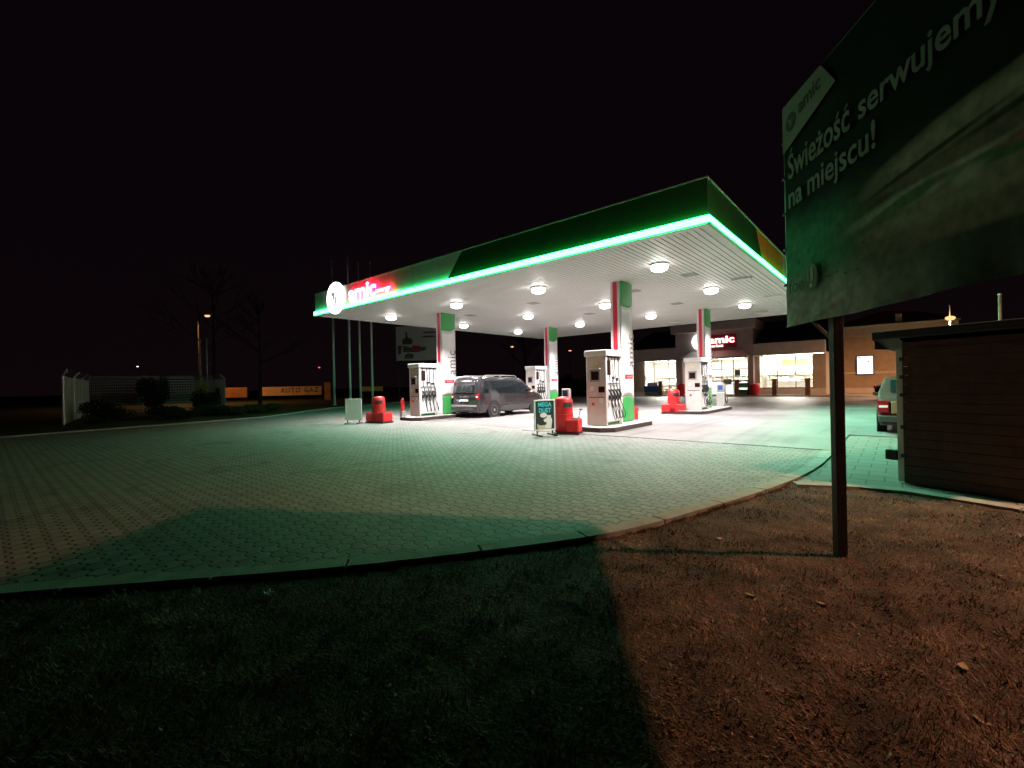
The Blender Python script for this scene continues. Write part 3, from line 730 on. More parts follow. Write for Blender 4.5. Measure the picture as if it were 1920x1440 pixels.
# ------------------------------------------------------------------ advertising stands
def stand(loc, rz, label, face):
    t = thing('advertising_stand', loc, label, 'advertising stand', 'metal swing signs on the forecourt', rz)
    f = MB(); w, z0, z1 = .33, .14, 1.02
    f.box(-w, w, -.025, .025, z1 - .04, z1); f.box(-w, w, -.025, .025, z0, z0 + .04); f.box(-w, -w + .04, -.025, .025, z0 + .0401, z1 - .0401); f.box(w - .04, w, -.025, .025, z0 + .0401, z1 - .0401)
    obj('frame', f, 'white', t, bevel=.008)
    p_ = MB(); p_.box(-w + .041, w - .041, -.012, .012, z0 + .041, z1 - .041); pn = obj('poster', p_, face, t)
    for sx in (-1, 1):
        lg_ = MB(); lg_.box(sx * .24 - .015, sx * .24 + .015, -.015, .015, .035, z0 - .001); lg_.box(sx * .24 - .02, sx * .24 + .02, -.32, .32, .004, .034); obj('leg', lg_, 'dark', t)
    return t, pn
t, pn = stand((-16.95, 9.85, 0), math.radians(40), 'blank pale advertising stand to the left of a red bin', 'white')
t, pn = stand((-7.72, 10.42, 0), math.radians(62), 'advertising stand with cyan headline and drink picture before the red bin', 'slate')
FS = lambda x, z, y=-.0121: frame((1, 0, 0), (0, 0, 1), (0, -1, 0), (x, y, z))
text('headline', 'MEGA', .42, .13, 'cyan', pn, FS(-.2, .82), .002, .03)
text('headline', 'DUET', .38, .13, 'cyan', pn, FS(-.18, .65), .002, .03)
a_ = MB(); a_.prism([(.11 * math.cos(i * PI / 8), .07 * math.sin(i * PI / 8)) for i in range(16)], 0, .002, mx=FS(-.04, .58)); obj('picture_cream', a_, 'white', pn)
a_ = MB(); a_.prism([(-.1, -.2), (.1, -.22), (.13, .02), (.09, .1), (.1, .15), (-.02, .16), (-.05, .08), (-.14, .04), (-.12, -.03), (-.04, -.05)], 0, .002, mx=FS(.1, .42)); obj('picture_cup', a_, 'white', pn)
a_ = MB(); a_.prism([(-.2, -.05), (.2, -.05), (.22, .03), (.1, .07), (-.1, .05), (-.22, .1)], 0, .0015, mx=FS(-.03, .24)); obj('picture_food', a_, 'cream_art', pn)

# ------------------------------------------------------------------ cars
def interp(tab, y):
    for (a, b), (c, d) in zip(tab, tab[1:]):
        if y <= c: return b + (d - b) * max(0, (y - a)) / (c - a)
    return tab[-1][1]
def make_car(name, label, cat, paint, L, Wd, top, belt, taper, wheels, wr, roof_z, glass='glass_dark', side_windows=(), rear_glass=None, rails=False, bump='black_plastic'):
    """car pointing along +y, rear at y=0, centre x=0. top: roof and bonnet line z(y); half width function hw(y,z)"""
    t = thing(name, (0, 0, 0), label, cat)
    hwid = Wd / 2
    plan = [(0, .87), (.1, .95), (.3, .985), (.6, 1.), (L - .9, 1.), (L - .4, .95), (L - .12, .84), (L, .7)]
    def hw(y, z):
        w = hwid * interp(plan, y)
        if z > belt: w -= taper * ((z - belt) / max(.01, roof_z - belt)) ** 1.25
        if z < .45: w -= .05 * ((.45 - z) / .25) ** 2
        return w
    ys = [0, .02, .07, .16, .3] + [.3 + (L - .6) * i / 34 for i in range(1, 34)] + [L - .3, L - .16, L - .06, L - .015, L]
    rings = []
    for y in ys:
        zt = interp(top, y); zb = .22 + (.1 * max(0, (y - (L - .25))) / .25) + (.06 * max(0, .12 - y) / .12)
        bl_ = min(belt, zt - .06); ring = []
        for q in range(5): z = zb + (bl_ - zb) * q / 4; ring.append((hw(y, z), z))
        for q in range(1, 6): z = bl_ + (zt - .05 - bl_) * q / 5; ring.append((hw(y, z), z))
        we = hw(y, zt - .05)
        for a in (.35, .7, 1.05, 1.35): ring.append((we - .1 * (1 - math.cos(a)), zt - .05 + .045 * math.sin(a)))
        ring += [(we * .55, zt + .012), (0, zt + .018)]
        full = [(-x, z) for x, z in ring][::-1][:-0 or None]
        full = [(x, z) for x, z in ring] + [(-x, z) for x, z in ring[-2::-1]]
        rings.append([(x, y, z) for x, z in full])
    b = MB(); n = len(rings[0]); vs = [p for r in rings for p in r]
    fs = [(i * n + j, i * n + j + 1, (i + 1) * n + j + 1, (i + 1) * n + j) for i in range(len(rings) - 1) for j in range(n - 1)]
    fs += [((i + 1) * n, (i + 1) * n + n - 1, i * n + n - 1, i * n) for i in range(len(rings) - 1)]
    fs += [tuple(range(n)), tuple(range(len(vs) - 1, len(vs) - n - 1, -1))]
    b.add(vs, fs); obj('body', b, paint, t, smooth=True)
    def patch(name_, pts, sx, mt, proud=.006, parent=t):
        # polygon (y,z) list laid on the car side
        m_ = MB(); cy = sum(p[0] for p in pts) / len(pts); cz = sum(p[1] for p in pts) / len(pts); N = 8
        pp = []
        for (a, b2) in zip(pts, pts[1:] + pts[:1]):
            for q in range(N): pp.append((a[0] + (b2[0] - a[0]) * q / N, a[1] + (b2[1] - a[1]) * q / N))
        rings_ = [[(cy + (y - cy) * f, cz + (z - cz) * f) for y, z in pp] for f in (1, .75, .5, .25, .02)]
        v_ = [(sx * (hw(y, z) + proud), y, z) for r in rings_ for y, z in r]; K = len(pp)
        f_ = [(i * K + j, i * K + (j + 1) % K, (i + 1) * K + (j + 1) % K, (i + 1) * K + j) for i in range(4) for j in range(K)] + [tuple(range(4 * K, 5 * K))]
        m_.add(v_, f_); return obj(name_, m_, mt, parent, smooth=True)
    for sx in (1, -1):
        for w in side_windows: patch('side_window', w, sx, glass)
        m_ = patch('body_moulding', [(wheels[0] + wr + .1, .5), (wheels[1] - wr - .1, .5), (wheels[1] - wr - .1, .56), (wheels[0] + wr + .1, .56)], sx, bump, .012)
    for yw in wheels:
        for sx in (1, -1):
            ar = MB(); ar.lathe([(.001, 0), (wr + .1, 0), (wr + .1, .016)], 32, mx=frame((0, 1, 0), (0, 0, 1), (sx, 0, 0), (sx * (hwid - .002), yw, wr + .01)))
            obj('wheel_arch', ar, 'dark', t)
            w = bpy.data.objects.new('wheel', None); COL.objects.link(w); w.parent = t; w.location = (sx * (hwid - .1), yw, wr)
            ty = MB(); mx = frame((0, 1, 0), (0, 0, 1), (sx, 0, 0), (0, 0, 0))
            ty.lathe([(wr * .62, -.08), (wr - .02, -.09), (wr, -.06), (wr, .08), (wr - .02, .115), (wr * .68, .12), (wr * .64, .1)], 32, mx=mx); obj('tyre', ty, 'rubber', w, smooth=True)
            ri = MB(); ri.lathe([(wr * .64, .1), (wr * .66, .117), (wr * .6, .112), (wr * .57, .07), (.001, .06)], 32, mx=mx)
            for q in range(5):
                a = q * 2 * PI / 5; c, s_ = math.cos(a), math.sin(a)
                mm = mx @ Matrix.Rotation(a, 4, 'Z'); ri.box(-.035, .035, 0.0, wr * .62, .075, .108, mx=mm)
            ri.lathe([(.06, .07), (.06, .115), (.001, .12)], 16, mx=mx); obj('rim', ri, 'alloy', w)
    return t, hw, patch
van_top = [(0, 1.1), (.02, 1.55), (.1, 1.72), (.3, 1.8), (.8, 1.82), (2.7, 1.8), (3.05, 1.72), (3.3, 1.55), (3.75, 1.2), (3.95, 1.08), (4.4, .98), (4.7, .86), (4.82, .7), (4.9, .5)]
sw = [[(.35, 1.1), (1.57, 1.07), (1.57, 1.64), (.6, 1.64), (.4, 1.55)], [(1.61, 1.07), (2.64, 1.06), (2.52, 1.64), (1.61, 1.64)], [(2.7, 1.05), (3.6, 1.04), (3.5, 1.18), (3.08, 1.53), (2.6, 1.62)]]
van, hw, patch = make_car('parked_van', 'dark grey estate van with roof rails parked at the left pumps', 'van', 'van_paint', 4.9, 1.79, van_top, 1.02, .14, (.98, 4.0), .325, 1.8, side_windows=sw)
van.location = (-14.86, 14.08, .004)
rg = MB(); rg.grid(lambda u, v: ((u - .5) * (1.36 - .12 * v), -.012 + .02 * (0) + .075 * v ** 2.2, 1.1 + .56 * v), 8, 8); obj('rear_window', rg, 'glass_dark', van, smooth=True, solid=.004)
ws = MB(); ws.grid(lambda u, v: ((u - .5) * (1.42 - .2 * v), 3.82 - .68 * v, 1.19 + .46 * v + .035 - .03 * (2 * u - 1) ** 2 * 1), 8, 8); obj('windscreen', ws, 'glass_dark', van, smooth=True)
bm_ = MB(); bm_.box(-.83, .83, -.09, .1, .26, .56); bp_ = obj('rear_bumper', bm_, 'van_paint', van, bevel=.05)
b = MB(); b.box(-.8, .8, -.1, -.02, .5, .575); obj('bumper_step', b, 'galv', bp_, bevel=.015)
for sx in (1, -1):
    l = MB(); l.box(*sorted((sx * .7, sx * .865)), -.012, .13, .8, 1.08); tl = obj('tail_light', l, 'tail', van, bevel=.03)
    l = MB(); l.box(*sorted((sx * .72, sx * .85)), -.017, -.0125, .9, .98); obj('reflector', l, 'plate', tl)
    rr = MB(); x = sx * .69; rr.tube(smooth3([(x, .5, 1.81), (x, .56, 1.875), (x, .8, 1.885), (x, 2.5, 1.875), (x, 2.72, 1.86), (x, 2.8, 1.79)]), .017, 8)
    rr.box(x - .02, x + .02, 1.58, 1.7, 1.8, 1.87); obj('roof_rail', rr, 'metal', van)
    mm = MB(); mm.box(*sorted((sx * .9, sx * 1.06)), 3.28, 3.4, 1.06, 1.26); obj('mirror', mm, 'van_paint', van, bevel=.035)
    dh = MB(); dh.box(*sorted((sx * .895, sx * .915)), 1.75, 1.93, .93, .96); dh.box(*sorted((sx * .895, sx * .915)), 2.75, 2.93, .93, .96); obj('door_handle', dh, 'van_paint', van, bevel=.006)
    for y in (1.58, 2.64):
        patch('door_gap', [(y, .36), (y + .014, .36), (y + .014, 1.03), (y, 1.03)], sx, 'dark', .004, van)
    hl = MB(); hl.box(*sorted((sx * .5, sx * .78)), 4.5, 4.76, .66, .82); obj('headlight', hl, 'glass_dark', van, bevel=.04)
b = MB(); b.box(-.27, .27, -.03, -.0, .8, .92); pl_ = obj('number_plate', b, 'dark', van); b = MB(); b.box(-.26, .26, -.038, -.031, .73, .83); obj('number_plate', b, 'plate', van)
b = MB(); b.box(-.3, .3, -.035, -.01, .925, .95); obj('tailgate_handle', b, 'galv', van, bevel=.006)
b = MB(); b.tube([(.02, -.03, 1.15), (-.25, -.05, 1.2)], .012, 6); obj('rear_wiper', b, 'dark', van)
b = MB(); b.tube([(.35, -.02, .3), (.38, -.06, .25), (.45, -.05, .24)], .02, 6); obj('exhaust', b, 'metal', van)
# a small pale car seen past the shed corner and a green car by the wall
top2 = [(0, .8), (.05, .9), (.62, .98), (1.15, 1.38), (1.5, 1.46), (2.5, 1.45), (3.1, 1.2), (3.4, 1.0), (4.0, .9), (4.2, .7), (4.3, .5)]
sw2 = [[(.95, 1.0), (1.6, 1.0), (1.6, 1.34), (1.28, 1.33)], [(1.68, 1.0), (2.95, 1.0), (2.5, 1.34), (1.68, 1.35)]]
c1, h1, p1 = make_car('parked_car', 'pale pink car with red tail lamp half hidden behind the dark shed', 'car', 'car_pale', 4.3, 1.7, top2, .95, .16, (.8, 3.4), .3, 1.45, side_windows=sw2)
c1.location = (.36, 15.1, 0)
for sx in (1, -1):
    l = MB(); l.box(*sorted((sx * .6, sx * .835)), -.025, .1, .55, .86); tl = obj('tail_light', l, 'tail', c1, bevel=.02)
    l = MB(); l.box(*sorted((sx * .62, sx * .8)), -.031, -.026, .68, .74); obj('reflector', l, 'plate', tl)
b = MB(); b.box(-.82, .82, -.06, .08, .3, .48); obj('rear_bumper', b, 'black_plastic', c1, bevel=.03)
b = MB(); b.box(-.56, .56, -.012, .03, .52, .84); obj('tailgate_panel', b, 'wood', c1, bevel=.02)  # brown from the sodium lamplight painted into the tailgate, no timber here
rg = MB(); rg.grid(lambda u, v: ((u - .5) * 1.15, .68 + .42 * v, 1.06 + .32 * v), 4, 4); obj('rear_window', rg, 'glass_dark', c1, smooth=True)
c2, h2, p2 = make_car('parked_car', 'dark green car with red tail lamp parked by the orange lit wall', 'car', 'car_green', 4.3, 1.72, top2, .95, .16, (.8, 3.4), .3, 1.45, side_windows=sw2)
c2.location = (-.9, 35.5, 0); c2.rotation_euler = (0, 0, math.radians(-62))
for sx in (1, -1):
    l = MB(); l.box(*sorted((sx * .5, sx * .84)), -.02, .1, .72, .9); obj('tail_light', l, 'tail', c2, bevel=.02)
b = MB(); b.box(-.82, .82, -.08, .08, .3, .5); obj('rear_bumper', b, 'car_green', c2, bevel=.03)

# ------------------------------------------------------------------ shop
Y0 = 42.5
shop = thing('shop_building', (-11, Y0, 0), 'brown station shop with lit windows and a square entrance tower', 'building')
SO = Matrix.Translation(-shop.location)
sp_ = MB(); sp_.box(-22, -.6, 41.4, 49, -.1, .12); tag(obj('pavement', sp_, 'step', bevel=.02), kind='structure')
def sobj(name, boxes, mt, parent=shop, bevel=0., mx=None):
    if len(boxes) > 1 and name in ('ceiling_tube', 'counter', 'lower_ledge'):
        for b_ in boxes: sobj(name, [b_], mt, parent, bevel)
        return
    m_ = MB()
    for b_ in boxes: m_.box(*b_)
    return obj(name, m_, mt, parent, bevel=bevel, mx=SO if parent is shop else mx)
T = .25
sobj('front_wall', [(-21, -19.2, Y0, Y0 + T, .12, 3.36), (-15.8, -15.3, Y0, Y0 + T, .12, 3.36), (-19.2, -15.8, Y0, Y0 + T, .12, .4)], 'brown_wall')
sobj('front_wall', [(-9.75, -9.05, Y0, Y0 + T, .12, 3.36), (-5.2, -4.4, Y0, Y0 + T, .12, 3.36), (-9.05, -5.2, Y0, Y0 + T, .12, .66)], 'brown_wall')
sobj('lower_ledge', [(-9.05, -4.42, Y0 - .06, Y0 - .002, .12, .6), (-21, -15.9, Y0 - .06, Y0 - .002, .12, .38)], 'beige')
sobj('fascia', [(-21.1, -15.87, Y0 - .5, Y0 + .1, 3.36, 4.52)], 'tower', bevel=.02)['label'] = 'reddish fascia left of the tower'
sobj('fascia', [(-9.34, -4.36, Y0 - .5, Y0 + .1, 3.38, 4.38)], 'beige', bevel=.02)['label'] = 'beige fascia right of the tower'
sobj('tower_wall', [(-15.86, -9.35, 42.0, 44.5, 3.38, 5.72), (-15.86, -15.25, 42.0, Y0 - .002, .12, 3.379), (-9.78, -9.35, 42.0, Y0 - .002, .12, 3.379)], 'tower')
sobj('tower_cap', [(-16.15, -9.05, 41.6, 44.9, 5.721, 6.45)], 'tower', bevel=.03)
for x0, x1 in ((-21.4, -15.9), (-9.3, -4.1)):
    r_ = MB()
    r_.add([(x0, 42.2, 4.53 if x0 < -20 else 4.39), (x1, 42.2, 4.53 if x0 < -20 else 4.39), (x1 , 46.5, 6.6), (x0 + (1.5 if x0 < -20 else 0), 46.5, 6.6), (x0, 51, 4.5), (x1, 51, 4.5)], [(0, 1, 2, 3), (3, 2, 5, 4), (0, 3, 4), (1, 5, 2)]); obj('roof', r_, 'roof_dark', shop, mx=SO)
# windows: frames and panes
def window(x0, x1, z0, z1, muls, name='window', transoms=()):
    w = bpy.data.objects.new(name, None)
    fr = MB(); d0, d1 = Y0 + .06, Y0 + .12
    for x in [x0 + .03, x1 - .03] + list(muls): fr.box(x - .03, x + .03, d0, d1, z0, z1)
    xs = sorted([x0 + .03, x1 - .03] + list(muls))
    for a, b2 in zip(xs, xs[1:]):
        for z in [z0 + .03, z1 - .03] + list(transoms): fr.box(a + .0301, b2 - .0301, d0 + .002, d1 - .002, z - .03, z + .03)
    f_ = obj(name, fr, 'frame', shop, mx=SO)
    pn_ = MB(); pn_.box(x0, x1, Y0 + .085, Y0 + .095, z0, z1); obj('pane', pn_, 'glass', f_)
    return f_
window(-19.2, -15.8, .4, 3.35, (-18.2, -16.75))
window(-9.05, -5.2, .66, 3.37, (-7.7, -6.4))
window(-15.25, -9.78, .12, 3.37, (-13.2, -12.0, -11.05), 'entrance_door', (2.36,))
# interior room
sobj('interior_floor', [(-20.9, -4.5, Y0 + T, 49, .121, .14)], 'interior')
sobj('interior_wall', [(-20.9, -4.5, 48.9, 49, .14, 3.5), (-20.95, -20.85, Y0 + T, 49, .14, 3.5), (-4.5, -4.4, Y0 + T, 49, .14, 3.5)], 'interior')
sobj('interior_ceiling', [(-20.9, -4.5, Y0 + .02, 49, 3.5, 3.56)], 'interior')
sobj('orange_sign_panel', [(-8.2, -6.2, 47.6, 47.75, 2.55, 3.15)], 'orange')
sobj('display_canopy', [(-9.5, -4.6, 47.0, 47.5, 2.2, 2.48)], 'shop_tube')
sobj('ceiling_tube', [(x, x + 2.2, y, y + .16, 3.4, 3.49) for x in (-19.8, -16.6, -13.4, -8.7, -6.9) for y in (44.2, 46.6)], 'shop_tube')
sobj('counter', [(-13.9, -10.2, 45.4, 46.1, .14, 1.15), (-8.6, -5.0, 43.9, 44.5, .14, 1.25), (-19.6, -18.6, 43.2, 44.2, .14, .9)], 'white', bevel=.02)
mat('goods_a', (.5, .3, .25), .5); mat('goods_b', (.3, .33, .42), .5); mat('goods_c', (.62, .55, .35), .5); mat('goods_d', (.34, .4, .26), .5); mat('shelf', (.45, .43, .4), .5)
sh = MB(); gd = MB()
for (x0, x1, y) in ((-20.2, -16.0, 47.6), (-15.6, -10, 48.2), (-9.6, -4.8, 48.3), (-19.0, -16.6, 45.6), (-8.8, -6.6, 46.2)):
    hmax = 2.1 if y > 47 else 1.35
    z = .25
    while z < hmax:
        sh.box(x0, x1, y - .35, y, z, z + .03)
        x = x0 + .05
        while x < x1 - .2:
            w = random.uniform(.1, .28); 
            if random.random() < .8: gd.box(x, x + w * .92, y - .3, y - .05, z + .031, z + random.uniform(.15, .3), random.randrange(4))
            x += w
        z += .38
    sh.box(x0, x1, y + .001, y + .04, .14, hmax)
obj('shelf_rack', sh, 'shelf', shop, mx=SO); obj('shelf_goods', gd, ['goods_a', 'goods_b', 'goods_c', 'goods_d'], shop, mx=SO)
for x, p_ in ((-18, 1400), (-12.6, 620), (-7, 800)):
    lamp('shop_lamp', 'AREA', (x, 45.3, 3.38), p_, (1, .96, .89), None, 2.2)
# posters on the glass of the door
ps = MB(); ps.box(-11.9, -11.2, Y0 + .04, Y0 + .055, 1.0, 1.5); obj('door_poster', ps, 'goods_d', shop, mx=SO)
ps = MB(); ps.box(-10.95, -10.5, Y0 + .04, Y0 + .055, 1.75, 2.3); obj('door_poster', ps, 'grey', shop, mx=SO)
# awning
aw = MB(); aw.add([(-15.1, 40.9, 3.36), (-9.6, 40.9, 3.36), (-10.1, 41.99, 4.0), (-14.5, 41.99, 4.0), (-15.1, 41.99, 3.36), (-9.6, 41.99, 3.36)], [(0, 1, 2, 3), (0, 3, 4), (1, 5, 2)])
ag = obj('awning', aw, 'awning', shop, mx=SO, solid=.03)
ab = MB(); ab.box(-15.12, -9.58, 40.86, 40.92, 3.3, 3.36); ab.tube([(-12.3, 40.95, 3.4), (-12.3, 41.98, 4.2)], .03, 6); obj('awning_bar', ab, 'frame', ag)
# lit sign
lamp('entrance_lamp', 'AREA', (-12.3, 41.45, 3.12), 45, (1, .9, .78), None, .5, rot=(PI, 0, 0))
el_ = MB(); el_.box(-12.7, -11.9, 41.38, 41.52, 3.02, 3.1); obj('entrance_light', el_, 'frame', shop, mx=SO)
sb_ = MB(); sb_.box(-13.0, -10.6, 41.93, 41.99, 4.2, 5.4); obj('sign_panel', sb_, 'sign_red', shop, mx=SO)
sg = MB(); sg.lathe([(.72, 0), (.74, .03), (.74, .15), (.7, .18)], 40); obj('round_logo', sg, 'logo_light', shop, mx=SO @ FX(-13.55, 41.98, 4.88))
text('letters', 'amic', 2.1, .6, 'letter_light', shop, SO @ FX(-12.85, 41.92, 4.62), .05, .035, 'letter_side')
text('small_letters', 'market', 1.25, .24, 'letter_light', shop, SO @ FX(-12.9, 41.92, 4.3), .05, .03, 'letter_side')
# lamps under the eaves
for x in (-8.5, -5.9, -18.8, -16.3):
    ev = MB(); ev.lathe([(.0011, -.03), (.14, -.03), (.15, 0)], 16, mx=Matrix.Translation((x, Y0 - .25, 3.345))); obj('eave_light', ev, 'diffuser', shop, mx=SO)
for x in (-7.2, -17.5): lamp('eave_lamp', 'AREA', (x, Y0 - .25, 3.28), 60, (1, .92, .82), None, .4)
# stone clad bollards in front of the windows
bo = None
for x, lab in ((-17.2, 'stone clad pillar beside the blue tub at the left window'), (-10.55, 'stone clad pillar left of the green crates by the door'),
               (-7.73, 'stone clad pillar before the left part of the right window'), (-5.48, 'stone clad pillar before the right part of the right window')):
    if bo is None:
        bo = thing('window_pillar', (x, 41.6, .12), lab, 'pillar', 'low pillars along the shop front')
        b = MB(); b.box(-.16, .16, -.16, .16, 0, 1.25); obj('shaft', b, 'wood', bo, bevel=.015)
        b = MB(); b.box(-.19, .19, -.19, .19, 1.2501, 1.32); obj('cap', b, 'tower', bo, bevel=.01)
        t = bo
    else: t = copy_tree(bo); t.location = (x, 41.6, .12); t['label'] = lab
t = thing('crate_rack', (-10.2, 41.9, .12), 'rack of two green crates beside the shop door', 'crates')
for z in (.05, .62):
    b = MB(); b.box(-.45, .45, -.25, .25, z, z + .4); cr = obj('crate', b, 'green', t, bevel=.02)
    b = MB()
    for q in range(4): b.box(-.4 + q * .21, -.22 + q * .21, -.262, -.251, z + .22, z + .34)
    obj('crate_slots', b, 'dark_green', cr)
b = MB(); b.box(-.48, -.452, -.25, .25, 0, 1.2); b.box(.452, .48, -.25, .25, 0, 1.2); b.box(-.48, .48, -.25, .25, 1.2001, 1.24); obj('rack_frame', b, 'dark', t)
t = thing('litter_bin', (-9.2, 41.75, .12), 'plain red litter bin beside the green crates', 'litter bin')
b = MB(); b.lathe([(.3, 0), (.36, .2), (.37, .85), (.33, .93), (.001, .97)], 22); obj('drum', b, 'red', t, smooth=True)
t = thing('litter_bin', (-15.3, 41.75, .12), 'dark red litter bin left of the shop door behind the pump', 'litter bin')
b = MB(); b.lathe([(.28, 0), (.34, .2), (.34, .95), (.3, 1.03), (.001, 1.05)], 22); obj('drum', b, 'red', t, smooth=True)
t = thing('goods_tub', (-18.1, 41.9, .12), 'blue tub with a cardboard sign under the left shop window', 'tub')
b = MB(); b.box(-.75, .75, -.3, .3, .28, .86); obj('tub', b, 'blue', t, bevel=.04)
b = MB(); b.box(-.55, .5, -.02, .02, .861, 1.18); obj('sign_card', b, 'cream', t)
b = MB(); b.box(-.7, .7, -.27, .27, 0, .279); obj('base', b, 'grey', t)
# side wing lit by the sodium lamp
wing = thing('brick_annex', (-1, 46, 0), 'brown annex wall with a lit poster case, right of the shop', 'building')
WO = Matrix.Translation(-wing.location)
def wobj(name, boxes, mt, bevel=0.):
    m_ = MB()
    for b_ in boxes: m_.box(*b_)
    return obj(name, m_, mt, wing, bevel=bevel, mx=WO)
wobj('wall', [(-4.39, 3.0, 46, 52, 0, 4.62)], 'brown_wall'); wobj('wall_band', [(-4.38, 3.0, 45.94, 45.999, 1.68, 1.85)], 'cream')
wobj('plinth', [(-4.38, 3.0, 45.9, 45.999, 0.12, .55)], 'beige', .02)
wobj('fascia', [(-4.38, 3.2, 45.5, 46.3, 4.63, 5.44)], 'cream', .02); wobj('gutter', [(-4.38, 3.3, 45.35, 45.49, 5.38, 5.5)], 'galv', .02)
rr_ = MB(); rr_.add([(-4.4, 45.4, 5.5), (3.4, 45.4, 5.5), (3.4, 52.5, 5.5), (-4.4, 52.5, 5.5), (-1.2, 49, 6.9), (1.2, 49, 6.6)], [(0, 1, 5, 4), (1, 2, 5), (2, 3, 4, 5), (3, 0, 4)])
obj('roof', rr_, 'roof_red', wing, mx=WO); wobj('chimney', [(-.25, .15, 45.9, 46.3, 5.51, 6.25)], 'brown_wall', .01)
lb = wobj('poster_case', [(-2.72, -1.58, 45.88, 45.95, 1.6, 3.15)], 'frame'); lt = MB(); lt.box(-2.64, -1.66, 45.87, 45.879, 1.68, 3.07); obj('lit_poster', lt, 'lightbox', lb)
lt = MB(); lt.box(-2.6, -2.2, 45.862, 45.869, 2.68, 2.72); lt.box(-2.0, -1.85, 45.862, 45.869, 2.58, 2.74); lt.box(-2.62, -2.4, 45.862, 45.869, 2.9, 3.03); lt.box(-1.95, -1.7, 45.862, 45.869, 2.1, 2.14); lt.box(-2.3, -2.1, 45.862, 45.869, 2.0, 2.03); lt.box(-1.95, -1.75, 45.862, 45.869, 1.85, 1.9)
obj('poster_print', lt, 'lightbox_dim', lb)

# ------------------------------------------------------------------ street lamps
def street_lamp(x, y, h, ax, ay, label, power, far=True, size=.3, mt='sodium_far', col=(1, .4, .12), r=.05, head=.35, spread=None, rot=(0, 0, 0)):
    t = thing('street_lamp', (x, y, 0), label, 'street lamp', 'street lamps around the station')
    d = Vector((ax, ay, 0)); L = d.length; u = d / L if L else Vector((1, 0, 0))
    b = MB(); b.tube([(0, 0, 0), (0, 0, h - .3), tuple(u * .3) [:2] + (h,), tuple(d)[:2] + (h + .12,)], [r * 1.4, r, r * .7, r * .6], 8); obj('pole', b, 'dark', t)
    mxx = Matrix.Translation((d.x, d.y, h + .12)) @ Matrix.Rotation(math.atan2(u.y, u.x), 4, 'Z')
    b = MB(); b.box(-.1, head, -.12, .12, -.02, .1, mx=mxx); obj('lamp_head', b, 'grey', t, bevel=.03)
    b = MB(); b.lathe([(.001, -.08), (.07, -.075), (.11, -.021)], 16, mx=mxx @ Matrix.Translation((.12 * head / .35, 0, 0)) @ Matrix.Scale(head / .35, 4)); obj('lamp_glass', b, mt, t, smooth=True)
    if power: lamp('street_light', 'AREA', spread=spread, rot=rot, loc= (x + d.x + u.x * .12 * head / .35, y + d.y + u.y * .12 * head / .35, h + .1 - .1 * head / .35), power=power, col=col, size=size)
    return t
street_lamp(5.7, 8.5, 7.85, -1.1, -.3, 'tall street lamp standing past the right edge of the lawn behind the dark shed', 1060, False, .3, 'sodium', (1, .49, .3), .07, spread=math.radians(165), rot=(0, math.radians(6), 0))
t = thing('yard_lamp', (2.4, 39.6, 0), 'orange lamp glowing at the end of the annex roof on the right', 'lamp')
b = MB(); b.tube([(0, .06, 0), (0, .06, 5.2), (0, .06, 5.85)], [.05, .03, .018], 8); obj('pole', b, 'galv', t)
b = MB(); b.lathe([(.001, 4.86), (.16, 4.88), (.25, 4.98), (.22, 5.07), (.1, 5.12), (.001, 5.13)], 20, mx=Matrix.Translation((0, -.28, 0))); obj('lamp_glass', b, 'sodium', t, smooth=True)
lamp('yard_light', 'AREA', (2.4, 39.32, 4.85), 1300, (1, .52, .24), None, .4)
lamp('yard_light', 'AREA', (2.4, 39.32, 5.2), 12, (1, .45, .14), None, .4, rot=(PI * .8, 0, 0))
street_lamp(-59.3, 15.8, 9.6, 1.2, .4, 'bright orange street lamp high on the left behind the fenced yard', 700, True, .4, 'sodium', (1, .42, .17), .07, .9, spread=math.radians(160))
street_lamp(-46.0, 54.2, 7.1, .6, -.9, 'small orange street lamp seen under the canopy left of the middle column', 0, True, mt='sodium', head=.9)
street_lamp(-39.2, 59.9, 6.3, .6, -.9, 'dim orange street lamp seen between the middle column and the nearest pump', 0, True, mt='sodium_far', head=.8)
street_lamp(-75, 13, 4.6, .4, .1, 'faint white lamp far behind the fenced yard', 0, mt='white_far')
street_lamp(-69, 39.2, 4.5, .4, .1, 'faint white lamp between the flag poles and the background billboard', 0, mt='white_far')
street_lamp(-57.5, 28.3, 4.0, .4, .1, 'small pink red lamp low between the flag poles', 0, mt='red_far')
street_lamp(-36.0, 32.7, 2.05, .3, .2, 'small red lamp just above the dispenser beside the van roof', 0, mt='red_far')
t = thing('lamp_post_mast', (2.35, 20.4, 0), 'thin pale mast rising behind the dark shed roof', 'mast'); b = MB(); b.tube([(0, 0, 0), (0, 0, 3.9)], [.05, .04], 8); obj('mast', b, 'mast_paint', t); b = MB(); b.lathe([(.05, 3.9), (.05, 3.94), (.001, 3.97)], 8); obj('cap', b, 'pole', t)

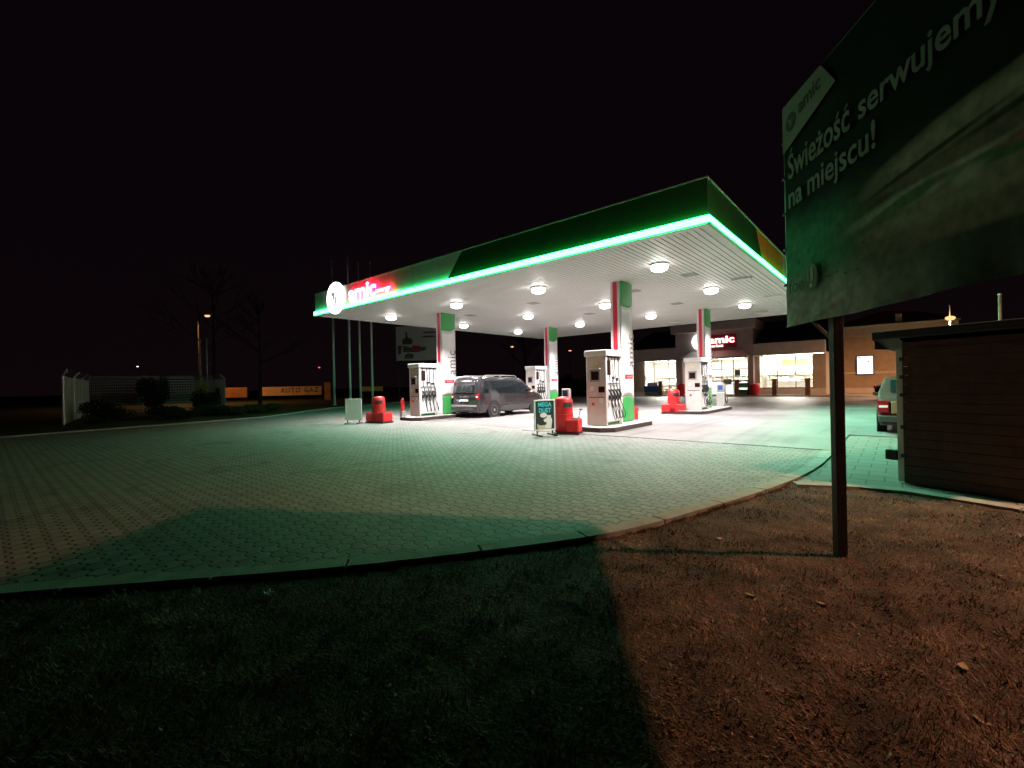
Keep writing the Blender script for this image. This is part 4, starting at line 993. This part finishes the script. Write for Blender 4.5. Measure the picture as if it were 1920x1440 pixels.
# ------------------------------------------------------------------ flag poles
fl = [(-35.6, 19.0, 'leftmost white flag pole behind the canopy logo'), (-33.55, 19.25, 'thickest looking white flag pole, second from the left'), (-34.35, 19.7, 'white flag pole standing right behind the second one'),
      (-34.69, 20.85, 'white flag pole next to the pink red lamp'), (-33.99, 21.55, 'rightmost white flag pole behind the red bin')]
f0 = None
for x, y, lab in fl:
    if f0 is None:
        f0 = thing('flag_pole', (x, y, 0), lab, 'flag pole', 'white flag poles beside the forecourt')
        b = MB(); b.tube([(0, 0, 0), (0, 0, 6), (0, 0, 11.9)], [.11, .09, .06], 10); obj('pole', b, 'pole', f0, smooth=True)
        b = MB(); b.lathe([(.05, 11.9), (.07, 11.95), (.05, 12.02), (.001, 12.04)], 10); obj('finial', b, 'pole', f0)
        b = MB(); b.lathe([(.14, 0), (.14, .12), (.09, .14)], 10); obj('base', b, 'galv', f0)
        t = f0
    else: t = copy_tree(f0); t.location = (x, y, 0); t['label'] = lab

# ------------------------------------------------------------------ near billboard
ux = Vector((.5859, -.8104, 0)).normalized(); BO = Vector((-.822, 5.192, 0)); nx = Vector((ux.y, -ux.x, 0))
bb = thing('billboard', tuple(BO), 'large dark food billboard on a square post at the right edge', 'billboard')
bb.matrix_world = frame(ux, nx * -1, (0, 0, 1), BO)      # local x along board, y away from viewer
BL, Z0, Z1 = 4.3, 1.99, 4.15
def mat_poster():
    m = bpy.data.materials.new('food_poster'); m.use_nodes = True; nt = m.node_tree; b = nt.nodes['Principled BSDF']
    tc = nt.nodes.new('ShaderNodeTexCoord'); sp = nt.nodes.new('ShaderNodeSeparateXYZ'); nt.links.new(tc.outputs['Object'], sp.inputs[0])
    x, z = sp.outputs[0], sp.outputs[2]
    ns = nt.nodes.new('ShaderNodeTexNoise'); ns.inputs['Scale'].default_value = 2.2; ns.inputs['Detail'].default_value = 6; nt.links.new(tc.outputs['Object'], ns.inputs['Vector'])
    nf = mth(nt, 'SUBTRACT', ns.outputs[0], .5)
    # printed background: pale table below, near black wall above
    f = nt.nodes.new('ShaderNodeMapRange'); f.interpolation_type = 'SMOOTHSTEP'; f.inputs[1].default_value = 2.75; f.inputs[2].default_value = 3.1
    nt.links.new(mth(nt, 'ADD', z, mth(nt, 'MULTIPLY', nf, .12)), f.inputs[0])
    mixb = nt.nodes.new('ShaderNodeMix'); mixb.data_type = 'RGBA'; mixb.inputs[6].default_value = (.36, .36, .32, 1); mixb.inputs[7].default_value = (.012, .011, .012, 1)
    nt.links.new(f.outputs[0], mixb.inputs[0])
    def ramp(v, a, b2, c0, c1):
        q = nt.nodes.new('ShaderNodeMapRange'); q.interpolation_type = 'SMOOTHSTEP'; q.inputs[1].default_value = a; q.inputs[2].default_value = b2; nt.links.new(v, q.inputs[0])
        w = nt.nodes.new('ShaderNodeMix'); w.data_type = 'RGBA'; nt.links.new(q.outputs[0], w.inputs[0])
        for ii, c in ((6, c0), (7, c1)):
            if isinstance(c, tuple): w.inputs[ii].default_value = (*c, 1)
            else: nt.links.new(c, w.inputs[ii])
        return w.outputs[2]
    xn = mth(nt, 'ADD', x, mth(nt, 'MULTIPLY', nf, .5)); zn = mth(nt, 'ADD', z, mth(nt, 'MULTIPLY', nf, .2))
    table = ramp(xn, .5, 2.0, (.8, .8, .76), (.1, .095, .075))       # pale cloth, brightened at left for missing strip light, brown to the right
    green_glow = ramp(xn, .35, 1.3, (.1, .62, .34), (.13, .11, .07))       # green backdrop at the left, with canopy strip glow put into its colour
    low = ramp(zn, 2.12, 2.55, table, green_glow)
    col = ramp(zn, 2.7, 3.12, low, (.012, .011, .012))
    def ell(cx, cz, rx, rz, rot, soft, c, wob=.25):
        nonlocal col
        dx = mth(nt, 'SUBTRACT', x, cx); dz = mth(nt, 'SUBTRACT', z, cz)
        c_, s_ = math.cos(rot), math.sin(rot)
        a = mth(nt, 'DIVIDE', mth(nt, 'ADD', mth(nt, 'MULTIPLY', dx, c_), mth(nt, 'MULTIPLY', dz, s_)), rx)
        b2 = mth(nt, 'DIVIDE', mth(nt, 'SUBTRACT', mth(nt, 'MULTIPLY', dz, c_), mth(nt, 'MULTIPLY', dx, s_)), rz)
        r = mth(nt, 'SQRT', mth(nt, 'ADD', mth(nt, 'MULTIPLY', a, a), mth(nt, 'MULTIPLY', b2, b2)))
        r = mth(nt, 'ADD', r, mth(nt, 'MULTIPLY', nf, wob))
        mr = nt.nodes.new('ShaderNodeMapRange'); mr.inputs[1].default_value = 1 + soft; mr.inputs[2].default_value = 1 - soft; nt.links.new(r, mr.inputs[0])
        mx_ = nt.nodes.new('ShaderNodeMix'); mx_.data_type = 'RGBA'; nt.links.new(mr.outputs[0], mx_.inputs[0]); nt.links.new(col, mx_.inputs[6]); mx_.inputs[7].default_value = (*c, 1); col = mx_.outputs[2]
    ell(2.35, 2.47, 1.3, .17, .0, .1, (0.35, 0.28, 0.22))             # lower bread
    ell(2.3, 2.55, 1.05, .09, .02, .3, (0.52, 0.45, 0.35), .6)
    ell(1.75, 2.68, .72, .055, .05, .35, (0.71, 0.71, 0.63), 1.3)        # filling
    ell(1.45, 2.64, .3, .035, .12, .3, (0.19, 0.30, 0.15), 1.5)
    ell(2.15, 2.65, .35, .035, -.06, .3, (0.19, 0.30, 0.15), 1.5)
    ell(2.45, 2.7, .3, .045, .05, .25, (0.49, 0.21, 0.17), .9)
    ell(1.95, 2.62, .1, .05, .1, .3, (0.70, 0.68, 0.61), .9)
    ell(2.3, 2.9, 1.22, .17, .04, .08, (0.32, 0.26, 0.20))            # upper bread
    ell(1.85, 2.93, .5, .07, .1, .35, (0.54, 0.46, 0.37), .8)
    ell(2.6, 2.96, .42, .075, .06, .3, (0.56, 0.49, 0.39), .8)
    ell(1.62, 2.84, .5, .018, .12, .4, (0.09, 0.08, 0.06), .5)       # cut line in the crust
    ell(2.3, 2.86, .4, .02, .1, .4, (0.11, 0.09, 0.07), .5)
    n9 = nt.nodes.new('ShaderNodeTexNoise'); n9.inputs['Scale'].default_value = 14; n9.inputs['Detail'].default_value = 7; nt.links.new(tc.outputs['Object'], n9.inputs['Vector'])
    m9 = nt.nodes.new('ShaderNodeMapRange'); m9.inputs[1].default_value = .3; m9.inputs[2].default_value = .7; m9.inputs[3].default_value = .68; m9.inputs[4].default_value = 1.22; nt.links.new(n9.outputs[0], m9.inputs[0])
    v9 = nt.nodes.new('ShaderNodeVectorMath'); v9.operation = 'SCALE'; nt.links.new(col, v9.inputs[0]); nt.links.new(m9.outputs[0], v9.inputs[3]); col = v9.outputs[0]
    nt.links.new(col, b.inputs['Base Color']); b.inputs['Roughness'].default_value = .75; b.inputs['Specular IOR Level'].default_value = .12
    M['food_poster'] = m
mat_poster()
def wr(u, v):
    s = u * BL; z = Z0 + (Z1 - Z0) * v
    e = max(0, 1 - v / .16)
    yy = -.02 - .006 * math.sin(s * 9 + z * 5) * e - .02 * e * abs(math.sin(s * 5.3 + 1)) + .006 * mn.noise((s * 2, z * 2, 1))
    # diagonal pull folds from the lower left corner
    q = (s * 1.0 - (z - Z0) * .9); c = math.exp(-((s + (z - Z0)) / .35)); yy -= .022 * math.sin(q * 15) * c * .7 + .012 * math.exp(-((s - .75) * 3) ** 2 - ((z - Z0 - .12 - (s - .75) * .35) / .025) ** 2)
    return (s, yy, z + .01 * math.sin(s * 4.2) * max(0, .1 - v) * 5)
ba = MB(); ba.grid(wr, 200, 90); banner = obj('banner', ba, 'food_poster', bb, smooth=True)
bk = MB(); bk.box(.01, BL - .01, .012, .05, Z0 + .03, Z1 - .01); obj('back_panel', bk, 'board_back', bb)
fr = MB()
for z in (Z0 + .1, (Z0 + Z1) / 2, Z1 - .12): fr.box(.05, BL - .05, .142, .18, z - .03, z + .03)
obj('rail', fr, 'steel_dark', bb)
def bpost(s, nm='post'):
    m_ = MB(); m_.box(s - .04, s + .04, .051, .131, -.12, Z1 - .05); return obj(nm, m_, 'steel_dark', bb, bevel=.006)
fb = MB(); fb.box(-.02, .0, -.015, .05, Z0 + .02, Z1 + .02); fb.box(BL, BL + .02, -.015, .05, Z0 + .02, Z1 + .02); fb.box(0, BL, -.01, .05, Z1 + .0, Z1 + .02); obj('edge_frame', fb, 'galv', bb)
for z in (2.4, 2.75, 3.1, 3.45, 3.8):
    cl_ = MB(); cl_.box(-.03, .012, -.035, -.02, z, z + .02); obj('banner_tie', cl_, 'dark', bb)
bpost(.565); bpost(BL - .7)
bc = MB(); bc.tube([(.53, .1, 1.8), (.15, .1, 2.06)], .016, 6); obj('brace', bc, 'steel_dark', bb)
BF = lambda s, z, y=-.032, rot=0.: frame((1, 0, 0), (0, 0, 1), (0, -1, 0), (s, y, z)) @ Matrix.Rotation(rot, 4, 'Z')
polish('headline', 'Świeżość', .9, .235, 'letter_pale', banner, BF(.09, 3.4), .003, .014)
text('headline', 'serwujemy', 1.1, .24, 'letter_pale', banner, BF(1.09, 3.345), .003, .014)
text('headline', 'na miejscu!', 1.17, .27, 'letter_pale', banner, BF(.09, 3.06), .003, .014)
lgp = MB(); lgp.prism([(0.004, 3.69), (.83, 3.88), (.64, 4.14), (0.004, 4.14)], 0, .003, mx=frame((1, 0, 0), (0, 0, 1), (0, -1, 0), (0, -.032, 0))); 
mat('logo_plate', (.4, .4, .36), .6, var=.08); mat('logo_ink', (.1, .09, .09), .6); mat('food_ink', (.08, .12, .1), .6)
lp = obj('logo_plate', lgp, 'logo_plate', banner)
text('logo_lettering', 'amic', .34, .13, 'logo_ink', lp, BF(.3, 3.92, -.036, .1), .002, .01)
d_ = MB(); d_.prism([(.085 * math.cos(i * PI / 12), .085 * math.sin(i * PI / 12)) for i in range(24)], 0, .002, mx=BF(.16, 3.93, -.036)); dd = obj('logo_disc', d_, 'logo_ink', lp)
d_ = MB(); d_.prism([(-.04, .04), (-.015, .04), (0, -.01), (.02, .03), (.045, .03), (0, -.06)], 0, .002, mx=BF(.16, 3.93, -.039)); obj('logo_mark', d_, 'logo_plate', dd)
text('brand_lettering', 'foo', .27, .115, 'food_ink', banner, BF(.1, 2.31, -.05), .003, .0)
d_ = MB(); d_.prism([(.095 * math.cos(i * PI / 12), .12 * math.sin(i * PI / 12)) for i in range(24)], 0, .002, mx=BF(.47, 2.38, -.05)); dd = obj('brand_disc', d_, 'food_ink', banner)
d_ = MB(); d_.prism([(-.05, .08), (-.035, .08), (-.035, -.02), (-.05, -.02)], 0, .002, mx=BF(.47, 2.38, -.053)); d_.prism([(.0, .09), (.03, .09), (.03, -.02), (.0, -.05)], 0, .002, mx=BF(.47, 2.38, -.053)); d_.prism([(.02 * math.cos(i * PI / 6) - .0, .02 * math.sin(i * PI / 6) - .07) for i in range(12)], 0, .002, mx=BF(.47, 2.38, -.053))
obj('brand_cutlery', d_, 'ad_white', dd)
sp2 = MB()
for i in range(9):
    s = .62 + .1 * i + random.uniform(-.05, .05); z = 2.2 + random.uniform(0, .3); r = random.uniform(.008, .018)
    sp2.prism([(r * math.cos(a * PI / 4), r * .6 * math.sin(a * PI / 4)) for a in range(8)], 0, .002, mx=BF(s, z, -.048))
obj('printed_crumbs', sp2, 'food_ink', banner)

# ------------------------------------------------------------------ dark shed
fd = Vector((.917, -.40, 0)).normalized(); bdv = Vector((.40, .917, 0)).normalized()
shed = thing('wooden_shed', (0, 8.35, 0), 'dark plank shed with overhanging roof on the right', 'shed')
shed.matrix_world = frame(fd, bdv, (0, 0, 1), (0.02, 8.37, 0))
mat('plank', (.105, .056, .047), .75, var=.35, scale=5, bump=.3, bscale=30)
SL, SD = 1.3, 3.0
wl = MB()
z = .0
while z < 1.95:
    h = .125; j = random.uniform(-.004, .004)
    for (a, b, c, d) in ((0, SL, 0 + j, .04), (0, SL, SD - .04, SD), (0 + j, .04, .0401, SD - .0401), (SL - .04, SL, .0401, SD - .0401)): wl.box(a, b, c, d, z, min(z + h - .006, 1.96))
    z += h
obj('plank_wall', wl, 'plank', shed)
ib = MB(); ib.box(.045, SL - .045, .045, SD - .045, .01, 1.95); obj('core', ib, 'dark', shed)
rf = MB(); rf.box(-.32, SL + .3, -.1, SD + .2, 2.02, 2.13); rf.box(-.3, -.28, -.08, SD + .18, 1.88, 2.019); rf.box(-.279, .3, .1, 2.6, 1.97, 2.019)
rt = obj('roof', rf, 'roof_dark', shed, bevel=.01)
so_ = MB(); so_.add([(-.32, -.1, 2.019), (-.25, .3, 1.86), (.0, .3, 1.86), (.0, -.1, 2.019), (-.32, 1.5, 2.019), (-.25, 1.2, 1.86), (0, 1.2, 1.86), (0, 1.5, 2.019)], [(0, 1, 2, 3), (4, 7, 6, 5), (0, 4, 5, 1), (1, 5, 6, 2), (0, 3, 7, 4)]); obj('soffit_box', so_, 'plank', shed)
ct = MB(); ct.box(-.085, -.012, .02, .09, .0, 1.86); obj('corner_trim', ct, 'white', shed, bevel=.004)
for z in (.35, .75, 1.2, 1.45, 1.7):
    ct = MB(); ct.box(-.03, .015, -.018, .03, z, z + .05); obj('hinge', ct, 'steel_dark', shed)
bx = MB(); bx.box(-.22, -.087, -.02, .1, .3, .44); obj('meter_box', bx, 'dark', shed, bevel=.01)

# ------------------------------------------------------------------ vegetation
def leaves(mb, c, rad, n, size, hollow=.35):
    for _ in range(n):
        while True:
            p = Vector((random.uniform(-1, 1), random.uniform(-1, 1), random.uniform(-1, 1)))
            if hollow < p.length < 1: break
        p = Vector((c[0] + p.x * rad[0], c[1] + p.y * rad[1], c[2] + p.z * rad[2]))
        if p.z < .0: continue
        a = Vector((random.gauss(0, 1), random.gauss(0, 1), random.gauss(0, 1))).normalized(); b = a.orthogonal().normalized(); s = size * random.uniform(.6, 1.4)
        mb.add([tuple(p + a * s), tuple(p + b * s * .5), tuple(p - a * s), tuple(p - b * s * .5)], [(0, 1, 2, 3)])
def shrub(loc, rad, n, label, mt='leaf', size=.05, name='shrub', clumps=6, cat='shrub', group=None):
    t = thing(name, loc, label, cat, group)
    f = MB()
    for _ in range(clumps):
        c = (random.uniform(-.6, .6) * rad[0], random.uniform(-.6, .6) * rad[1], rad[2] * random.uniform(.35, 1.15))
        leaves(f, c, tuple(r * random.uniform(.35, .6) for r in rad), n // clumps, size)
    obj('foliage', f, mt, t)
    s = MB()
    for _ in range(5): s.tube([(random.uniform(-.1, .1), random.uniform(-.1, .1), 0), (random.uniform(-.5, .5) * rad[0], random.uniform(-.5, .5) * rad[1], rad[2] * 1.1)], [.03, .01], 5)
    obj('stem', s, 'bark', t)
    return t
shrub((-37.5, 7.4, -.07), (.9, .9, 1.7), 4000, 'tall dark conifer shrub standing before the middle of the mesh fence', 'leaf_dark', .07, 'conifer', 9)
shrub((-36.2, 10.0, -.07), (1.1, 1.1, 1.15), 3000, 'dark bush in front of the gate side of the fenced yard', 'leaf_dark', .06)
shrub((-32.5, 11.9, -.07), (1.6, 1.4, .42), 3000, 'low spreading green bush at the kerb by the lit fence gate', 'leaf', .06)
shrub((-31.5, 9.4, -.07), (1.7, 1.4, .4), 2600, 'low spreading bush left of the lit green bush', 'leaf', .06)
shrub((-31.0, 6.6, -.07), (1.7, 1.3, .5), 2400, 'low dark bush in the middle of the planting bed', 'leaf_dark', .06)
shrub((-30.6, 4.4, -.07), (1.5, 1.3, .75), 2400, 'dark bush near the left corner of the mesh fence', 'leaf_dark', .06)
hd = thing('hedge', (-27, 43.2, 0), 'wide green hedge seen between the middle column and the nearest pump', 'hedge')
f = MB()
for i in range(26): leaves(f, (-5.5 + i * .5, random.uniform(-.3, .3), random.uniform(.8, 1.7)), (.7, .7, .8), 420, .09)
obj('foliage', f, 'leaf', hd); s = MB()
for i in range(12): s.tube([(-5 + i, 0, 0), (-5 + i + random.uniform(-.3, .3), 0, 1.8)], [.05, .02], 5)
obj('stem', s, 'bark', hd)
rw = shrub((.95, 4.95, -.07), (.1, .1, .07), 260, 'small dark weed tuft at the right edge of the lawn', 'leaf_dark', .035, 'weed', 4, 'plant')
def bare_tree(loc, h, label, seed):
    random.seed(seed); t = thing('bare_tree', loc, label, 'tree', 'bare trees behind the station')
    tr_ = MB(); br = MB()
    tr_.tube([(0, 0, 0), (.1, .05, h * .3), (-.05, .1, h * .6), (.1, 0, h)], [.2, .15, .09, .02], 8)
    def limb(p, d, L, r, lev):
        q = p + d * L * .5 + Vector((random.uniform(-.1, .1), random.uniform(-.1, .1), .1)) * L; e = p + d * L + Vector((0, 0, .15 * L))
        br.tube([tuple(p), tuple(q), tuple(e)], [r, r * .7, r * .3], 5, cap=False)
        if lev:
            for _ in range(4):
                f_ = random.uniform(.3, 1); b_ = p.lerp(e, f_); dd_ = (d + Vector((random.uniform(-1, 1), random.uniform(-1, 1), random.uniform(-.2, .8))) * .8).normalized(); limb(b_, dd_, L * random.uniform(.4, .6), r * .45, lev - 1)
    for _ in range(16):
        a = random.uniform(0, 2 * PI); z = h * random.uniform(.25, .95); limb(Vector((0, 0, z)), Vector((math.cos(a), math.sin(a), random.uniform(.3, 1))).normalized(), (h - z) * .35 + h * .1, .05, 3)
    obj('trunk', tr_, 'bark', t); obj('crown', br, 'bark', t)
bare_tree((-50, 14.5, 0), 13, 'tall bare tree to the right of the high orange street lamp', 3)
bare_tree((-47, 17.5, 0), 10, 'bare tree behind the orange boards left of the flag poles', 5)
bare_tree((-50, 40, 0), 12, 'bare tree behind the background billboard', 8)
bare_tree((-38, 47, 0), 11, 'bare tree behind the hedge', 11)
random.seed(21)

# ------------------------------------------------------------------ fenced yard
yard = thing('mesh_fence', (-37, 8, 0), 'galvanised mesh fence with angled post tops around a yard', 'fence')
YO = Matrix.Translation(-yard.location)
A_, B_, C_, D_ = Vector((-29.9, 2.5, 0)), Vector((-42.0, 4.75, 0)), Vector((-41.5, 10.76, 0)), Vector((-40.0, 11.54, 0))
HF = 2.3
def fpanel2(P, Q, lean_to, sp=.05, rows=.2, r=.0022, side=1):
    m_ = MB(); L = (Q - P).length; t_ = (Q - P) / L; n = int(L / sp)
    nn = Vector((-t_.y, t_.x, 0))
    def qd(a, b, w):   # thin wire as a crossed pair of ribbons
        d = (b - a).normalized(); e1 = d.cross(Vector((0, 0, 1))) if abs(d.z) < .5 else t_; e2 = d.cross(e1).normalized(); e1 = e1.normalized()
        for e in (e1, e2): m_.add([tuple(a - e * w), tuple(a + e * w), tuple(b + e * w), tuple(b - e * w)], [(0, 1, 2, 3)])
    for i in range(n + 1): p0 = P + t_ * (i * sp); qd(p0, p0 + Vector((0, 0, HF)), r)
    z = .05
    while z < HF: qd(P + Vector((0, 0, z)), Q + Vector((0, 0, z)), r * 1.6); z += rows
    ln_ = (lean_to - (P + Q) / 2); ln_.z = 0; ln_.normalize()
    for q in range(1, 4): o_ = ln_ * (.09 * q) + Vector((0, 0, HF + .09 * q)); qd(P + o_, Q + o_, r * 1.5)
    return obj('mesh_panel', m_, 'galv', yard, mx=YO)
cen = Vector((-37, 7.5, 0))
def fpost(P, lean_to=cen):
    ln_ = (lean_to - P); ln_.z = 0; ln_.normalize(); e = P + Vector((0, 0, HF)); f_ = e + ln_ * .3 + Vector((0, 0, .3))
    m_ = MB(); m_.tube([tuple(P), tuple(e)], .05, 6); m_.tube([tuple(e), tuple(f_)], .045, 6); obj('fence_post', m_, 'galv', yard, mx=YO)
fpanel2(A_, B_, cen, .06, .15, .004); fpanel2(B_, C_, cen, .1, .2, .004); fpanel2(C_, D_, cen, .045, .1, .014); 
E_ = Vector((-38.5, 11.87, 0)); fpanel2(D_, E_, cen, .045, .1, .014)
for P in (A_, A_.lerp(B_, .34), A_.lerp(B_, .67), B_, B_.lerp(C_, .48), C_, D_, E_, C_.lerp(D_, .45)): fpost(P)
gs = MB(); 
gx = (D_ - C_).normalized(); gn = Vector((gx.y, -gx.x, 0)); gp = C_.lerp(D_, .25) + Vector((0, 0, 1.45)) + gn * .08
gs.box(0, .95, 0, .55, 0, .01, mx=frame(gx, (0, 0, 1), gn, gp)); ys = obj('warning_sign', gs, 'yellow_sign', yard, mx=YO)
gl = MB()
for q, w in enumerate((.4, .75, .6)): gl.box(.475 - w / 2, .475 + w / 2, .4 - q * .13, .44 - q * .13, .0101, .013, mx=frame(gx, (0, 0, 1), gn, gp))
obj('sign_print', gl, 'dark', ys)
gb_ = MB(); gb_.box(0, .35, 0, .75, 0, .12, mx=frame(gx, (0, 0, 1), gn, D_ + (E_ - D_) * .35 + Vector((0, 0, .9)) )); obj('lock_box', gb_, 'frame', yard, mx=YO)
for i, (x, y) in enumerate(((-42.3, 11.4), (-42.0, 11.75))):
    t = thing('vent_pipe', (x, y, 0), ['left one of two thin pale pipes above the mesh fence', 'right one of two thin pale pipes above the mesh fence'][i], 'vent pipe', 'thin pipes rising behind the mesh fence')
    b = MB(); b.tube([(0, 0, 0), (0, 0, 5.45 + .1 * i)], [.04, .035], 8); obj('pipe', b, 'pole', t); b = MB(); b.lathe([(.06, 5.45 + .1 * i), (.06, 5.5 + .1 * i), (.001, 5.56 + .1 * i)], 8); obj('cap', b, 'pole', t)

# ------------------------------------------------------------------ far signs on the left
def facing(P, Q):
    u = Vector((Q[0] - P[0], Q[1] - P[1], 0)); L = u.length; return u.normalized(), L
def far_board(name, P, Q, z0, z1, mt, label, cat, posts=True, depth=.08):
    u, L = facing(P, Q); n = Vector((u.y, -u.x, 0)); t = thing(name, (P[0], P[1], 0), label, cat)
    t.matrix_world = frame(u, -n, (0, 0, 1), Vector((P[0], P[1], 0)))
    b = MB(); b.box(0, L, 0, depth, z0, z1); pn_ = obj('board', b, mt, t)
    if posts:
        b = MB(); b.box(.2, .28, depth + .001, depth + .08, 0, z1 - .1); obj('post', b, 'steel_dark', t)
        b = MB(); b.box(L - .28, L - .2, depth + .001, depth + .08, 0, z1 - .1); obj('post', b, 'steel_dark', t)
    return t, pn_, L
t, pn_, L = far_board('gas_sign', (-58.9, 21.9), (-53.3, 26.8), .62, 1.68, 'orange_board', 'long orange banner reading AUTO GAZ to the left of the flag poles', 'banner')
text('lettering', 'AUTO GAZ', 4.6, .62, 'ad_brown', pn_, frame((1, 0, 0), (0, 0, 1), (0, -1, 0), (L - 4.95, -.001, .95)), .01, .03, space=1.25)
t, pn_, L = far_board('fence_board', (-58.8, 18.1), (-56.9, 19.8), .55, 1.7, 'orange_panel', 'plain orange board right of the fenced yard', 'board')
t, pn_, L = far_board('gate_pillar', (-53.0, 27.0), (-52.5, 27.5), .0, 2.1, 'orange_panel', 'narrow orange pillar beside the AUTO GAZ banner', 'pillar', False, .5)
t, pn_, L = far_board('roadside_board', (-52.5, 31.6), (-50.6, 33.6), .9, 1.5, 'yellow_sign', 'dim yellow board low between the flag poles', 'board')
t, pn_, L = far_board('advertising_hoarding', (-40.5, 28.6), (-36.8, 31.7), 4.15, 7.75, 'ad_white', 'pale advertising hoarding high behind the left column', 'billboard')
AF = lambda x, z: frame((1, 0, 0), (0, 0, 1), (0, -1, 0), (x, -.001, z))
def blob(nm, mt, pts, x, z, d=.01): m_ = MB(); m_.prism(pts, 0, d, mx=AF(x, z)); obj(nm, m_, mt, pn_)
blob('picture_figure', 'ad_brown', [(-.55, -.35), (.45, -.35), (.6, .1), (.3, .35), (.1, .3), (-.05, 1.0), (-.2, .95), (-.15, .4), (-.5, .15)], 1.2, 6.2)
blob('picture_pink', 'ad_pink', [(-.4, -.25), (.45, -.3), (.5, .2), (-.35, .3)], 2.1, 5.45, .02)
blob('picture_green', 'ad_green', [(-.9, -.3), (.6, -.35), (1.6, -.1), (1.5, .25), (.4, .1), (-.8, .35)], 1.6, 5.35, .012)
blob('picture_dark', 'ad_green', [(-.5, -.3), (.4, -.3), (.5, .1), (0, .3), (-.45, .15)], 1.4, 4.65, .014)
blob('picture_brown', 'ad_brown', [(-.3, -.5), (.0, -.45), (.1, .3), (.4, .4), (-.3, .45)], .5, 5.3, .016)
for q, (w, z) in enumerate(((1.9, 7.0), (1.4, 6.55))): blob('headline_bar', 'ad_brown', [(0, 0), (w, 0), (w, .14), (w * .6, .18), (0, .15)], 2.9 - .1 * q, z)
